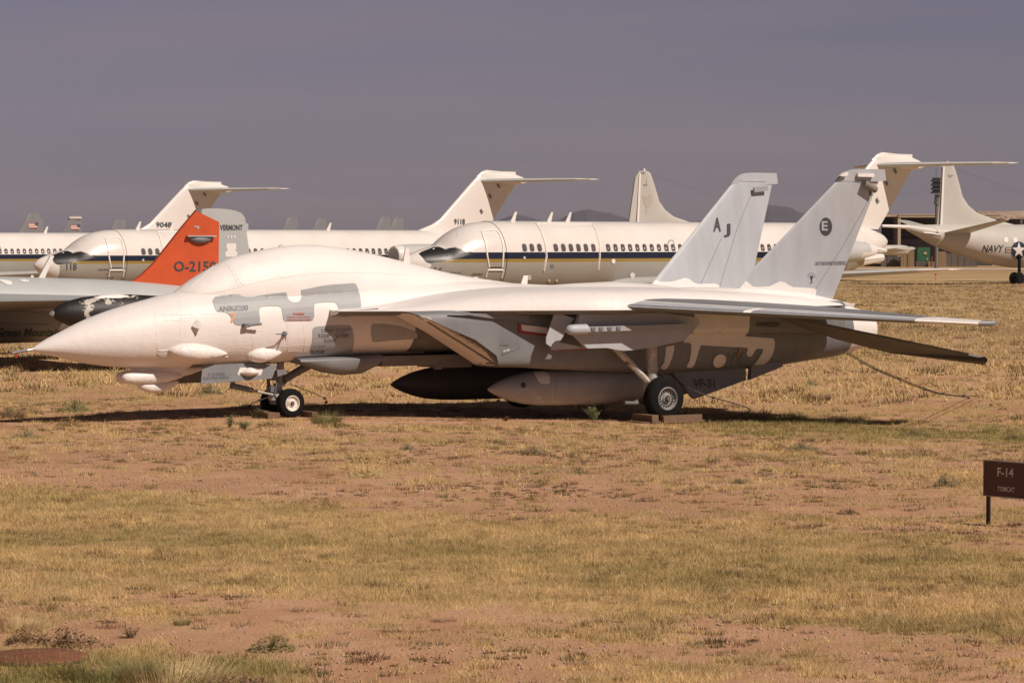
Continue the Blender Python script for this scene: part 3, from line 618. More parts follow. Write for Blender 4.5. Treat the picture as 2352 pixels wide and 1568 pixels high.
CP = Pose(-4.6, 132.3, 0, .70)
air = thing('jet_airliner', 'white and navy striped T-tail airliner right behind the fighter, marked 116 under the cockpit', 'airliner', CP.loc, .70)
st = [(-.75,2.52,2.44,.03),(-.5,2.78,2.1,.3),(0,3.0,1.72,.62),(.4,3.12,1.5,.82),(1.0,3.28,1.28,1.06),(1.4,3.38,1.2,1.18),(1.8,3.68,1.12,1.28),(2.3,4.0,1.04,1.38),(2.9,4.25,.98,1.48),(3.7,4.42,.95,1.58),(4.7,4.49,.93,1.65),(6,4.50,.92,1.67),(24,4.52,.92,1.67),(26,4.52,1.05,1.62),(28,4.5,1.45,1.45),(29.5,4.42,1.95,1.2),(30.8,4.25,2.5,.9),(31.9,3.98,3.0,.5),(32.5,3.66,3.42,.1)]
R = [ring(x, zt, zb, hw, e=2.05, n=48) for x, zt, zb, hw in smoothst(st, 3)]
v, f = loft(R); afus = mesh_obj('fuselage', v, f, [LIVERY, C9TAN], air, 60, lambda c, n: 1 if c.x < .35 and c.x < .35-.0*c.z or c.x > 30.9 else 0)
zf = lambda z, lo, hi: lo+(z-4.4)/(8.3-4.4)*(hi-lo)
secs = []
for i in range(13):
    z = 4.2+i*(8.28-4.2)/12
    xl = 26.2 if z < 4.6 else (27.4+(z-4.75)*2.3 if z < 5.1 else 28.2+(z-5.1)*1.105)
    if z < 4.75: xl = 25.6+(z-4.2)*3.2
    xt = 32.35+(z-4.8)*.82 if z < 7.5 else 34.56
    if z > 7.9: xl = 31.28+(z-7.9)*1.9
    secs.append((Vector((xl,0,z)), Vector((xt,0,z)), .34))
v, f = wing(secs, up=(0,1,0)); tf = mesh_obj('tail_fin', v, f, C9TAN, air, 40)
R = [ring(x, zt, zb, hw, e=2.2, n=20) for x, zt, zb, hw in ((31.3,7.95,7.7,.04),(31.7,8.24,7.6,.14),(32.1,8.36,7.55,.19),(33.2,8.30,7.5,.21),(34.3,8.17,7.45,.2),(35.1,7.95,7.48,.13),(35.5,7.75,7.6,.03))]
v, f = loft(R); mesh_obj('tail_bullet', v, f, C9TAN, tf, 60)
for s in (1, -1):
    v, f = wing([(Vector((31.5,-s*.1,7.66)), Vector((34.9,-s*.1,7.7)), .30), (Vector((35.25,-s*5.0,7.72)), Vector((36.55,-s*5.0,7.74)), .15), (Vector((35.9,-s*5.6,7.73)), Vector((36.75,-s*5.6,7.74)), .06)])
    mesh_obj('tailplane', v, f, [ENGREY, C9TAN], air, 40, lambda c, n: 1 if abs(c.y) > 5 else 0)
    v, f = wing([(Vector((10.8,-s*.9,1.35)), Vector((18.3,-s*.9,1.3)), .85), (Vector((13.6,-s*4.5,1.62)), Vector((18.4,-s*4.5,1.6)), .5), (Vector((20.0,-s*13.4,2.14)), Vector((21.9,-s*13.4,2.15)), .2), (Vector((21.2,-s*14.2,2.2)), Vector((22.3,-s*14.2,2.2)), .08)])
    mesh_obj('wing', v, f, [ENGREY, C9TAN], air, 40, lambda c, n: 1 if abs(c.y) > 13.3 else 0)
    pr = [(0,.48),(.02,.58),(.12,.64),(.5,.68),(1.5,.70),(3.0,.68),(4.6,.56),(5.4,.44),(5.9,.36)]
    e_ = MB().lathe(pr, (22.6,-s*2.65,2.93), (1,0,.02), 28).obj('engine', [ENGREY, C9TAN], air, 40, lambda c, n: 1 if c.x < 23.25 or c.x > 27.6 else 0)
    MB().lathe([(-.02,.46),(-.03,.3),(-.03,.02)], (22.6,-s*2.65,2.93), (1,0,.02), 28).obj('intake_cover', ENGREY, e_, 40)
    MB().plate([(23.2,-s*1.5,3.05),(28.2,-s*1.4,3.05),(28.2,-s*2.3,3.0),(23.4,-s*2.2,3.0)], .22).obj('engine_pylon', C9TAN, e_, 20)
    MB().tube([(27.9,-s*2.65,3.2),(29.3,-s*2.9,3.05)], [.32,.1]).tube([(27.6,-s*2.65,2.6),(29.1,-s*2.8,2.7)], [.36,.22]).obj('thrust_reverser', C9TAN, e_)
    m = MB()
    for x in (17.4, 17.95): m.lathe([(-.16,.28),(-.2,.45),(0,.52),(.2,.45),(.2,.2)], (17.6,-s*(2.3+(x-17.4)),.52), (0,-s,0), 20)
    m.tube([(17.6,-s*2.5,.5),(17.5,-s*2.2,1.5)], .12); m.obj('main_gear', RUBBER, air, 40)
MB().tube([(3.2,0,.5),(3.2,0,1.4)], .09).lathe([(-.3,.2),(-.3,.33),(-.12,.33),(-.12,.2)], (3.2,0,.34), (0,1,0), 18).lathe([(.12,.2),(.12,.33),(.3,.33),(.3,.2)], (3.2,0,.34), (0,1,0), 18).obj('nose_gear', RUBBER, air, 40)
ask = Skin(CP, [afus])
def rrect(cx_, cy_, wd, ht, n=5, r=.45):
    out = []
    for sx_, sy_, a0 in ((1,-1,-90),(1,1,0),(-1,1,90),(-1,-1,180)):
        for k in range(n+1):
            a = math.radians(a0+90*k/n); q = wd*r
            out.append((cx_+sx_*(wd/2-q)+q*math.cos(a), cy_+sy_*(ht/2-q)+q*math.sin(a)))
    return out
def on_side(b, x, z, s):
    loc, nr, i, d = b.ray_cast(Vector((x, -s*30, z)), Vector((0, s, 0)))
    return (loc, nr) if loc is not None else (Vector((x, -s*1.6, z)), Vector((0,-s,0)))
def side_shape(b, outline, s, m, name, parent, off, th=0):
    pts = []
    for x, z in outline: l0, n0 = on_side(b, x, z, s); pts.append(l0+n0*off)
    c = sum(pts, Vector())/len(pts); n = len(pts); return mesh_obj(name, pts+[c], [(i, (i+1) % n, n) for i in range(n)], m, parent, 60)
wmesh = None; base_w = None
xs = [5.44,5.9,6.38] + [7.41+.483*i for i in range(45)]
xs = [x for x in xs if not (10.1 < x < 10.5) and x < 28.3]
for x in xs:
    for s in (1,):
        if wmesh is None:
            side_shape(ask.b, rrect(x, 3.22, .27, .37), s, GLASS, 'window', air, .012); base_w = air.children[-1] if False else bpy.data.objects['window']
            x00 = x; wmesh = True
            side_shape(ask.b, rrect(x, 3.22, .34, .45), s, ENGREY, 'window_frame', base_w, .006)
            wf = base_w.children[0]
        else:
            c = base_w.copy(); COL.objects.link(c); c.location = (x-x00, 0, 0); d = wf.copy(); COL.objects.link(d); d.parent = c
# antiglare panel, cockpit film, doors and taped seams (laid on the skin)
ask.patch('antiglare_panel', ZC((1040,752),(1060,738),(1150,702),(1190,703),(1232,721),(1262,712),(1302,707),(1350,724),(1426,760),(1385,768),(1200,808),(1115,820),(1090,808),(1065,775)), BLACK, air, off=.012, step=10)
ask.patch('windscreen_film', ZC((1165,696),(1230,640),(1312,632),(1320,590),(1388,588),(1400,640),(1475,655),(1490,700),(1432,742),(1350,720),(1302,703),(1232,716)), mat('film_pale', (.70,.66,.63), .3, .03), air, off=.018, step=10)
dm = WHITE2
ask.ridge('door_frame', ZC((1550,850),(1535,760),(1525,680),(1497,592),(1515,582),(1600,582),(1625,610),(1650,680),(1652,760),(1645,850)), .055, dm, air)
ask.ridge('door_step_cover', ZC((1525,922),(1540,868),(1640,868),(1652,872),(1640,925)), .055, dm, air)
ask.patch('door_sill', ZC((1552,846),(1640,846),(1640,853),(1552,853)), BLACK, air, off=.02)
ask.ridge('seam_tape', ZC((1890,535),(1925,590),(1955,680),(1965,770),(1945,875)), .055, dm, air)
ask.ridge('seam_tape', ZC((1893,533),(2290,535),(2320,580),(2348,680),(2350,770),(2338,870)), .05, dm, air)
ask.patch('round_cover', [(Z6((103,911))[0][0]+4.6*math.cos(t), Z6((103,911))[0][1]+5.6*math.sin(t)) for t in [k*math.pi/8 for k in range(16)]], dm, air, off=.03)
ask.patch('round_cover', [(Z6((252,1017))[0][0]+6*math.cos(t), Z6((252,1017))[0][1]+6*math.sin(t)) for t in [k*math.pi/8 for k in range(16)]], dm, air, off=.03)
for c in ((1803,780),(1983,942),(2037,942)):
    ask.patch('round_cover', [(ZC(c)[0][0]+2.8*math.cos(t), ZC(c)[0][1]+3.4*math.sin(t)) for t in [k*math.pi/6 for k in range(12)]], dm if c[1] > 800 else ENGREY, air, off=.03)
for c in ((1976,958),(2030,958)): ask.patch('warning_ribbon', ZC(c, (c[0]+6,c[1]-8), (c[0]+4,c[1]+8), (c[0]-6,c[1]+6)), REDM, air, off=.035)
ask.patch('hatch_cover', ZC((1800,905),(1848,903),(1855,930),(1840,940),(1800,938)), dm, air, off=.03)
ask.ridge('exit_outline', Z6((538,850),(532,770),(545,748),(570,748),(582,775),(582,800)), .02, BLACK, air)
for k, x in enumerate((5.9, 8.2, 9.4, 19.5)): MB().plate([(x,0,4.45),(x+.30,0,4.95),(x+.42,0,4.95),(x+.28,0,4.45)], .04).obj('blade_antenna', C9TAN, air, 20)
# hinge marks on the fin
for a, b in ((33.0,7.35),(32.3,6.7),(31.6,5.75)):
    MB().box((a,-.18,b), (.28,.04,.12), Matrix.Rotation(.9, 3, 'Y')).obj('rudder_hinge', DKGREY, tf, 20)
air2 = dup(air, (-26.2, 159.1, -.25), .70, 'white and navy striped T-tail airliner marked 118 on the nose, behind the orange tail')
air3 = dup(air, (-47.8, 186.0, -.3), .70, 'white and navy striped T-tail airliner farthest back, crossing the left edge of the picture')
CP2 = Pose(-26.2, 159.1, -.25, .70); CP3 = Pose(-47.8, 186.0, -.3, .70)
ask.text('lettering', '116', bx4(ZC, 1118, 848, 1212, 902), INK, air, off=.02)
ask.text('lettering', 'C-9B 159116', bx4(ZC, 1424, 890, 1502, 906), INK, air, off=.02)
ask.text('lettering', '5918', bx4(ZR, 636, 1130, 676, 1152), INK, air, off=.02)
ask.patch('placard', ZC((1992,828),(2016,828),(2016,853),(1992,853)), GHOST, air, off=.02)
ask.ridge('signature_squiggle', ZC((1270,880),(1300,886),(1330,882),(1345,890)), .02, GHOST, air)
a2k = Skin(CP2, [afus]); tk2 = Skin(CP2, [tf]); tk3 = Skin(CP3, [tf])
a2k.text('lettering', '118', bx4(Z1, 562, 320, 650, 382), INK, air2, off=.02)
a2k.text('lettering', 'C-9B 159118', bx4(Z1, 830, 370, 922, 386), INK, air2, off=.02)
a2k.patch('cross_mark', Z1((902,408),(940,408),(940,413),(902,413)), DKGREY, air2, off=.02); a2k.patch('cross_mark', Z1((918,395),(924,395),(924,428),(918,428)), DKGREY, air2, off=.02)
a2k.text('numeral', '7', bx4(Z1, 885, 396, 900, 420), ORANGE7, air2, off=.02)
a2k.patch('red_tab', Z1((945,440),(960,438),(948,465),(936,465)), REDM, air2, off=.02)
tk2.text('lettering', '9118', bx4(ZC, 1295, 498, 1373, 540), INK, air2.children[[c.name.split('.')[0] for c in air2.children].index('tail_fin')], off=.03)
tk3.text('lettering', '9048', bx4(ZL, 1222, 486, 1344, 530), INK, air3.children[[c.name.split('.')[0] for c in air3.children].index('tail_fin')], off=.03)

# ================================================================== patrol aircraft, facing away to the right
P3P = Pose((2165-1176)/6500*240, 240, 0, .6+math.pi)
pat = thing('patrol_aircraft', 'pale grey propeller patrol plane marked NAVY with a long tail boom at the right edge', 'patrol aircraft', P3P.loc, .6+math.pi)
st = [(6.9,5.06,4.82,.10),(4.3,5.04,4.7,.16),(4.0,5.06,4.55,.25),(2.6,5.06,4.0,.65),(1.0,5.08,3.34,1.05),(-1.2,5.1,2.69,1.35),(-4.5,5.12,1.9,1.6),(-8,5.12,1.42,1.7),(-12,5.12,1.4,1.72),(-24,5.1,1.4,1.72),(-27,4.7,1.5,1.3),(-28.8,3.5,2.6,.3)]
R = [ring(x, zt, zb, hw, e=2.0, n=40) for x, zt, zb, hw in smoothst(st, 3)]
R = [r for r in R]; v, f = loft(R); pf = mesh_obj('fuselage', v, f, [P3, WHITE], pat, 60, lambda c, n: 1 if c.x > 4.0 else 0)
secs = []
for z, xl, xt in ((4.9,-9.2,.3),(5.1,-8.4,.26),(5.5,-6.2,.2),(6.11,-3.92,.15),(6.7,-2.95,.1),(7.49,-2.24,.05),(8.8,-1.75,0),(9.6,-1.42,-.05),(10.05,-1.2,-.08),(10.25,-.85,-.2)):
    secs.append((Vector((xl,0,z)), Vector((xt+.40-(z-4.9)*.03,0,z)), .34))
v, f = wing(secs, up=(0,1,0)); pfin = mesh_obj('tail_fin', v, f, [P3], pat, 40)
MB().plate([(.25,.17,4.95),(.48,.16,4.95),(.14,.10,10.0),(-.05,.10,10.0)], .07).obj('hinge_tape', WHITE, pfin, 20)
MB().plate([(-.6,0,10.2),(-.6,0,10.45),(-.4,0,10.45),(-.4,0,10.2)], .1).obj('tail_light', WHITE, pfin, 20)
for s in (1, -1):
    v, f = wing([(Vector((-2.1,s*.7,4.33)), Vector((.9,s*.7,4.33)), .3), (Vector((-1.75,s*6.0,5.4)), Vector((-.5,s*6.0,5.4)), .16), (Vector((-1.4,s*6.5,5.5)), Vector((-.8,s*6.5,5.5)), .08)])
    mesh_obj('tailplane', v, f, P3, pat, 40)
    v, f = wing([(Vector((-22,s*.9,2.0)), Vector((-16,s*.9,1.95)), .9), (Vector((-20,s*15.0,3.2)), Vector((-17.6,s*15.0,3.2)), .3)])
    mesh_obj('wing', v, f, P3, pat, 40)
    for y, sc in ((4.2,1),(8.6,1)):
        e_ = MB().lathe([(0,.15),(.3,.42),(1,.5),(3.2,.5),(5.5,.3)], (-25,s*y,2.6+(y-4)*.09), (1,0,0), 20).obj('engine', P3, pat, 40)
        m = MB()
        for k in range(4): a = k*math.pi/2+.5; m.plate([Vector((-25.05,s*y,2.6+(y-4)*.09))+Vector((0,math.cos(a+q)*rr,math.sin(a+q)*rr)) for q, rr in ((-.3,.3),(-.08,1.9),(.08,1.9),(.3,.3))], .04)
        m.lathe([(-.5,.02),(-.3,.18),(0,.25)], (-25,s*y,2.6+(y-4)*.09), (1,0,0), 14); m.obj('propeller', DKGREY, e_, 30)
def pgear(px, py, parent, pose, y):
    p = pose.at(px, py, y); r = .52; p.z = .5
    MB().lathe([(-.25,.2),(-.25,.42),(-.1,r),(.1,r),(.25,.42),(.25,.2)], p, (0,1,0), 24).lathe([(.35,.2),(.35,.42),(.5,r),(.7,r),(.8,.42),(.8,.2)], p, (0,-1,0), 24).tube([p, p+Vector((0,0,2.0))], .14).obj('main_gear', RUBBER, parent, 40)
pgear(2341, 649, pat, P3P, 1.6)
psk = Skin(P3P, [pf])
psk.text('lettering', 'NAVY', bx4(ZR, 1900, 1098, 2135, 1172), INK, pat, off=.02, shear=.35)
sx0, sy0 = ZR((2285,1151))[0]
def oval(cx_, cy_, rx, ry, n=28): return [(cx_+rx*math.cos(2*math.pi*k/n), cy_+ry*math.sin(2*math.pi*k/n)) for k in range(n)]
psk.patch('insignia', ZR((2148,1120),(2390,1120),(2390,1178),(2143,1178)), NAVYBLUE, pat, off=.015); psk.patch('insignia_bar', ZR((2155,1127),(2390,1127),(2390,1172),(2150,1172)), P3, pat, off=.025)
psk.patch('insignia_bar', ZR((2158,1143),(2390,1143),(2390,1155),(2156,1155)), REDM, pat, off=.035)
psk.patch('insignia', oval(sx0, sy0, 17, 19.5), NAVYBLUE, pat, off=.045)
psk.patch('insignia_star', [(sx0+(1 if i % 2 == 0 else .4)*16*math.sin(math.pi*i/5), sy0-(1 if i % 2 == 0 else .4)*18.5*math.cos(math.pi*i/5)) for i in range(10)], WHITE, pat, off=.06)
for c in ((2153,1046),(2250,1047)): psk.patch('window_cover', oval(*ZR(c)[0], 5.2, 6.2), WHITE, pat, off=.03)
psk.ridge('seam_tape', ZR((1405,912),(1440,930),(1450,965),(1475,1000),(1462,1050),(1430,1095),(1395,1110)), .08, WHITE, pat)
psk.ridge('seam_tape', ZR((1290,968),(1370,975),(1455,990)), .08, WHITE, pat)
psk.ridge('seam_tape', ZR((1110,955),(1200,1020),(1300,1072),(1395,1106)), .035, WOOD, pat)
MB().tube([P3P.at(*ZR((1420,965))[0], .9), P3P.at(*ZR((1550,975))[0], 1.0)], .06).obj('tail_probe', DKGREY, pat)
pfk = Skin(P3P, [pfin]); pfk.ridge('emblem_outline', ZR((1550,370),(1600,370),(1580,388),(1560,388),(1550,372)), .03, DKGREY, pfin)
for q in (1.0, -1.4):
    a = Vector((-1.25,0,9.9)); b = Vector((-22,q,5.15)); m = MB().tube([a, a.lerp(b,.5)+Vector((0,0,-.25)), b], .004, 4); m.obj('aerial_wire', CABLE, pat)
pat2 = dup(pat, ((1469-1176)/6500*258, 258, -.15), .6+math.pi, 'pale grey patrol plane whose tall fin marked 14 shows behind the middle airliner')
P3Q = Pose((1469-1176)/6500*258, 258, -.15, .6+math.pi)
for ch in list(pat2.children_recursive):
    if ch.name.split('.')[0] in ('propeller','lettering','insignia','insignia_bar','insignia_star','window_cover'): bpy.data.objects.remove(ch)
pf2 = [c for c in pat2.children if c.name.startswith('tail_fin')][0]
MB().plate([(.55,0,4.98),(1.35,0,4.98),(.55,0,9.6),(.25,0,10.05),(.1,0,10.0)], .14).obj('rudder', P3, pat2, 20)
for c in list(pf2.children):
    if c.name.startswith('emblem_outline'): bpy.data.objects.remove(c)
Skin(P3Q, [pfin]).text('lettering', '14', bx4(Z6, 326, 210, 348, 229), INK, pf2, off=.03)
p = Skin(P3Q, [pfin]); p.patch('faded_emblem', Z6((332,400),(355,395),(370,420),(385,385),(408,390),(412,440),(395,480),(372,500),(368,540),(358,538),(362,490),(345,460)), mat('faded_emblem_tan', (.45,.40,.345), .6), pf2, off=.02)
p.ridge('emblem_outline', Z6((340,310),(372,310),(362,322),(346,320),(341,311)), .03, DKGREY, pf2); p.ridge('emblem_outline', Z6((362,268),(366,306)), .02, DKGREY, pf2)

# ================================================================== straight-wing bomber with the orange tail
BP = Pose(-8.9-7*.845, 85.7-7*.535, 0, .565)
bom = thing('jet_bomber', 'grey straight-wing jet bomber with orange tail fin and peeling black wingtip tank', 'jet bomber', BP.loc, .565)
def bz(px, py, y=0): return BP.at(px, py, y)
st = [(-9.5,1.7,1.2,.2),(-8,2.2,.75,.75),(-6,2.4,.55,.95),(-2,2.46,.50,1.0),(0,2.44,.50,1.0),(2,2.38,.55,.98),(3.5,2.32,.7,.9),(5,2.2,.95,.75),(6.5,2.05,1.2,.58),(8,1.9,1.4,.4),(9.6,1.75,1.55,.15)]
R = [ring(x, zt, zb, hw, e=2.0, n=40) for x, zt, zb, hw in smoothst(st, 3)]
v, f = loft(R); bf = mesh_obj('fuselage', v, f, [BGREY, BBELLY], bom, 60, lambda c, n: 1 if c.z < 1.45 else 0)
def bfin(pts, m, name, th, parent=bom): return MB().plate([bz(a, b) for a, b in pts], th).obj(name, m, parent, 30)
bfn = bfin(ZL((960,985),(985,960),(1055,940),(1100,905),(1200,810),(1310,670),(1420,530),(1530,400),(1710,487),(1705,790),(1705,1000),(1500,1100),(1250,1100)), BORANGE, 'tail_fin', .16)
bfin(ZL((1530,400),(1560,388),(1620,380),(1700,380),(1780,386),(1840,398),(1885,415),(1912,450),(1922,495),(1924,560),(1945,700),(1960,860),(1706,860),(1711,487)), BGREY, 'rudder', .13)
bfin(ZL((1900,497),(1941,497),(1941,556),(1915,556)), BGREY, 'trim_tab', .1)
bfin(ZL((1528,400),(1548,386),(1575,384),(1570,418)), DKGREY, 'fin_cap', .17)
bk = Skin(BP, [bfn]); brk = Skin(BP, [o for o in bom.children if o.name.startswith('rudder')])
bk.text('lettering', 'O-21500', bx4(ZL, 1362, 792, 1748, 875), INK, bfn, off=.012)
bk.patch('panel_mark', ZL((1520,516),(1560,518),(1560,540),(1548,540),(1547,527),(1520,524)), FINGREY, bfn, off=.01)
h = bk.hit(*ZL((1568,605))[0]); v, f = loft([ring(h[0].x-.42+t*.84, h[0].z+.02, h[0].z-.17*math.sin(math.pi*t)**.5-.01, .10*math.sin(math.pi*t)+.01, yc=h[0].y-.05, n=14) for t in [i/8 for i in range(9)]]); mesh_obj('intake_scoop', v, f, DKGREY, bfn, 50)
MB().box(h[0]+Vector((0,-.08,.03)), (.95,.16,.035)).obj('scoop_lip', FINGREY, bfn, 20)
rudder = [o for o in bom.children if o.name.startswith('rudder')][0]
brk.text('lettering', 'VERMONT', bx4(ZL, 1724, 508, 1902, 552), INK, rudder, off=.012)
for i in range(3): brk.patch('unit_star', ZL((1781+i*26,592),(1795+i*26,592),(1793+i*26,612),(1783+i*26,612)), WHITE, rudder, off=.01)
brk.patch('unit_badge', ZL((1775,655),(1850,652),(1852,690),(1845,712),(1862,725),(1855,760),(1765,760),(1765,722),(1783,708),(1774,690)), WHITE, rudder, off=.01)
# wings with tip tanks
for s in (1, -1):
    v, f = wing([(Vector((-3.6,-s*.6,1.72)), Vector((1.8,-s*.6,1.66)), .62), (Vector((-3.0,-s*3.4,1.78)), Vector((1.6,-s*3.4,1.72)), .5), (Vector((-.95,-s*8.4,1.90)), Vector((2.0,-s*8.4,1.88)), .2)])
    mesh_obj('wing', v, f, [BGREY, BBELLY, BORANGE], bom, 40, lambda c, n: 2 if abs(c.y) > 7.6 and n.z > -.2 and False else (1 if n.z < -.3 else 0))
    if s == 1:
        a = bz(121, 718, -8.3); tl = MB().lathe([(-.03,.02),(.0,.06),(.1,.17),(.35,.30),(.8,.41),(1.4,.47),(2.2,.48),(3.2,.42),(4.2,.28),(5.0,.1),(5.2,.01)], (a.x,-8.3,a.z-.02), (1,0,.0), 36).obj('tip_tank', PEEL, bom, 60)
        MB().lathe([(-.10,.01),(-.06,.06),(.03,.08),(.06,.05)], (a.x,-8.3,a.z-.02), (1,0,0), 14).obj('tank_light', ALU, tl, 50)
        MB().box((a.x+2.6,-8.25,1.93), (3.4,.35,.07)).obj('wing_tip', BORANGE, bom, 20)
        MB().lathe([(0,.02),(.3,.1),(.8,.13),(1.1,.08),(1.2,.01)], (a.x+1.0,-8.45,1.93), (1,0,0), 14).obj('tip_cover', WHITE, bom, 50)
    else: MB().lathe([(0,.02),(.5,.3),(1.5,.45),(3,.42),(5,.03)], (-2.2,8.3,1.5), (1,0,0), 24).obj('tip_tank', PEEL, bom, 60)
    v, f = loft([ring(x, 1.7+r, 1.55-r, r, yc=-s*3.6, n=24) for x, r in ((-5.2,.5),(-4.6,.66),(-2,.7),(1,.6),(3,.4))]) if s == -1 else (None, None)
    if v: mesh_obj('engine_nacelle', v, f, BGREY, bom, 50)
    v, f = wing([(Vector((6.3,-s*.2,1.75)), Vector((8.6,-s*.2,1.75)), .2), (Vector((7.4,-s*3.3,2.0)), Vector((8.7,-s*3.3,2.0)), .1)]); mesh_obj('tailplane', v, f, BGREY, bom, 40)
    MB().tube([(-2.9,-s*2.2,.5),(-2.9,-s*2.2,1.7)], .1).lathe([(-.14,.2),(-.14,.42),(.14,.42),(.14,.2)], (-2.9,-s*2.2,.42), (0,1,0), 20).obj('main_gear', RUBBER, bom, 40)
MB().tube([(-7.5,0,.3),(-7.5,0,1.0)], .08).lathe([(-.1,.1),(-.1,.3),(.1,.3),(.1,.1)], (-7.5,0,.3), (0,1,0), 20).obj('nose_gear', RUBBER, bom, 40)
bsk = Skin(BP, [bf])
bsk.text('lettering', 'Green Mountain Boys', (-8, 753, 190, 778), mat('script_green', (.03,.06,.05), .6), bom, off=.012, shear=.3)
bsk.ridge('panel_seam', [(0,742),(60,744),(112,746)], .015, DKGREY, bom); bsk.ridge('panel_seam', [(0,712),(60,716),(112,722)], .012, DKGREY, bom)
MB().plate([bz(*p, 0) for p in Z1((320,455),(425,258),(455,262),(372,458))], .08).obj('blade_antenna', WHITE, bom, 20)
MB().plate([bz(*p, 0) for p in Z1((255,455),(262,425),(278,425),(290,455))], .06).obj('blade_antenna', WHITE, bom, 20)
bsk.patch('white_film', Z1((0,462),(60,470),(98,480),(102,500),(90,512),(60,508),(20,485),(0,475)), WHITE, bom, off=.015)
bsk.patch('white_film', Z1((160,465),(200,462),(245,470),(240,485),(200,485),(175,476)), WHITE, bom, off=.015)

# ================================================================== small far-off transports behind the row
def far_transport():
    t = thing('transport_aircraft', 'x', 'transport aircraft', (0,0,0), .6)
    v, f = loft([ring(x, zt, zb, hw, e=2.1, n=20) for x, zt, zb, hw in ((-25,3.2,2.6,.4),(-23,4.4,1.4,1.8),(-20,5.2,1.0,2.1),(-6,5.2,1.0,2.1),(0,5.2,3.0,1.2),(3,5.0,4.2,.3))]); mesh_obj('fuselage', v, f, ENGREYD, t, 60)
    v, f = wing([(Vector((x0,0,z)), Vector((x1,0,z)), .5) for z, x0, x1 in ((4.6,-9,2.0),(5.6,-5.2,2.1),(7,-3.4,2.2),(9,-2.3,2.3),(11.2,-1.2,2.3),(11.7,-.3,1.9))], up=(0,1,0)); mesh_obj('tail_fin', v, f, ENGREYD, t, 40)
    for s in (1,-1):
        v, f = wing([(Vector((-1.8,s*.3,5)), Vector((2,s*.3,5)), .3), (Vector((-.8,s*7.5,5)), Vector((1.4,s*7.5,5)), .15)]); mesh_obj('tailplane', v, f, ENGREYD, t, 40)
        v, f = wing([(Vector((-17,s*.3,5)), Vector((-12,s*.3,5)), .7), (Vector((-15.5,s*20,5.3)), Vector((-13,s*20,5.3)), .3)]); mesh_obj('wing', v, f, ENGREYD, t, 40)
    return t
ENGREYD = mat('transport_grey', (.20,.20,.215), .6, .05); proto = None
flagm = [mat('flag_red', (.55,.2,.15), .6), mat('flag_white', (.7,.6,.55), .6), mat('flag_blue', (.05,.06,.12), .6)]
for i, (px, py, dep, rz, lab, fl) in enumerate(((73,489,740,.55,'far grey transport tail with a small flag, leftmost above the airliner roof',1),(86,502,980,.55,'pale far transport tail just right of the leftmost flagged tail',0),(170,494,770,.45,'far grey transport tail with a white top band and small flag',2),
        (272,504,860,.5,'far grey transport tail left of the cockpit roof of airliner 118',0),(668,498,820,.6,'dark far transport tail just right of the left T-tail',0),(735,502,900,.6,'pale far transport tail second to the right of the left T-tail',0),(881,498,800,.6,'dark far transport tail left of the middle T-tail',0),(912,500,840,.6,'pale far transport tail beside the dark one left of the middle T-tail',0),
        (1172,505,930,.6,'far grey transport tail peeking right of the middle T-tail',0))):
    zt = HC+(563-py)*dep/6500; q = Vector(((px-1176)/6500*dep, dep, zt-11.75))
    t = far_transport() if proto is None else dup(proto, q, rz)
    proto = proto or t; t.location = q; t.rotation_euler = (0,0,rz); tag(t, lab, 'transport aircraft', 'far-off transports behind the row')
for t, fl in ((bpy.data.objects['transport_aircraft'],1),(bpy.data.objects['transport_aircraft.002'],2)):
    for k in range(5): MB().box((.3,-.34,7.9+k*.25), (2.4,.05,.25)).obj('flag_stripe', flagm[k % 2], t, 0)
    MB().box((1.3,-.37,8.85), (.9,.05,.7)).obj('flag_canton', flagm[2], t, 0)
    if fl == 2: MB().box((.4,-.2,11.0), (3.4,.5,.5)).obj('white_band', flagm[1], t, 0)

# ================================================================== open shed, corrugated hall, siren tower
TANTRIM = mat('tan_trim', (.46,.36,.25), .6); SHEDW = mat('shed_wall', (.12,.085,.075), .7, .1, 1, stretch=(8,8,.2)); ROOFM = mat('corrugated_roof_tan', (.50,.37,.27), .5, .25, 1.2, stretch=(1.2,.05,.05))
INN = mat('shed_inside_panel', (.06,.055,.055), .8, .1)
sh = thing('open_shed', 'tall open-fronted storage shed with tan trim behind the siren tower', 'shed', (60,440,0), 0)
def X_(px, Y): return (px-1176)/6500*Y
MB().box((5.2,36,7.9), (22,72,.3)).obj('roof', ROOFM, sh, 0); MB().plate([(0,.2,0),(0,.2,8),(6.6,66,8),(6.6,66,0)], .2).obj('side_wall', SHEDW, sh, 0)
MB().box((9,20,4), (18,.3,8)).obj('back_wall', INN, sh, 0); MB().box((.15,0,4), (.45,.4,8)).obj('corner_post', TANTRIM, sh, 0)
MB().box((8,-.1,7.75), (16,.4,.22)).box((8,-.1,8.05), (16,.5,.18)).obj('fascia', TANTRIM, sh, 0)
MB().box((8,10,6.0), (16,.3,.1)).box((8,12,5.0), (16,.3,.1)).box((8,14,2.4), (16,.3,.1)).obj('rack_beams', SHEDW, sh, 0)
MB().box((7.2,1,6), (.25,.3,3)).obj('red_post', REDM, sh, 0)
MB().box((8,18,2.2), (14,.2,4.2)).obj('pale_panel', mat('pale_sheet', (.16,.15,.17), .6), sh, 0)
hall = thing('metal_hall', 'long metal hall with a tan corrugated roof at the right edge', 'hall', (X_(2215,500),500,0), 0)
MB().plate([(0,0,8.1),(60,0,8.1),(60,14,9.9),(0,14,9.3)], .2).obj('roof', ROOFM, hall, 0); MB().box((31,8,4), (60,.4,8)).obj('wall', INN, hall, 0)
m = MB()
for i in range(60): m.plate([(i*1.0+.3,-.05,8.27),(i*1.0+.6,-.05,8.27),(i*1.0+.6,13.9,9.5),(i*1.0+.3,13.9,9.5)], .08)
m.obj('roof_ribs', ROOFM, hall, 0)
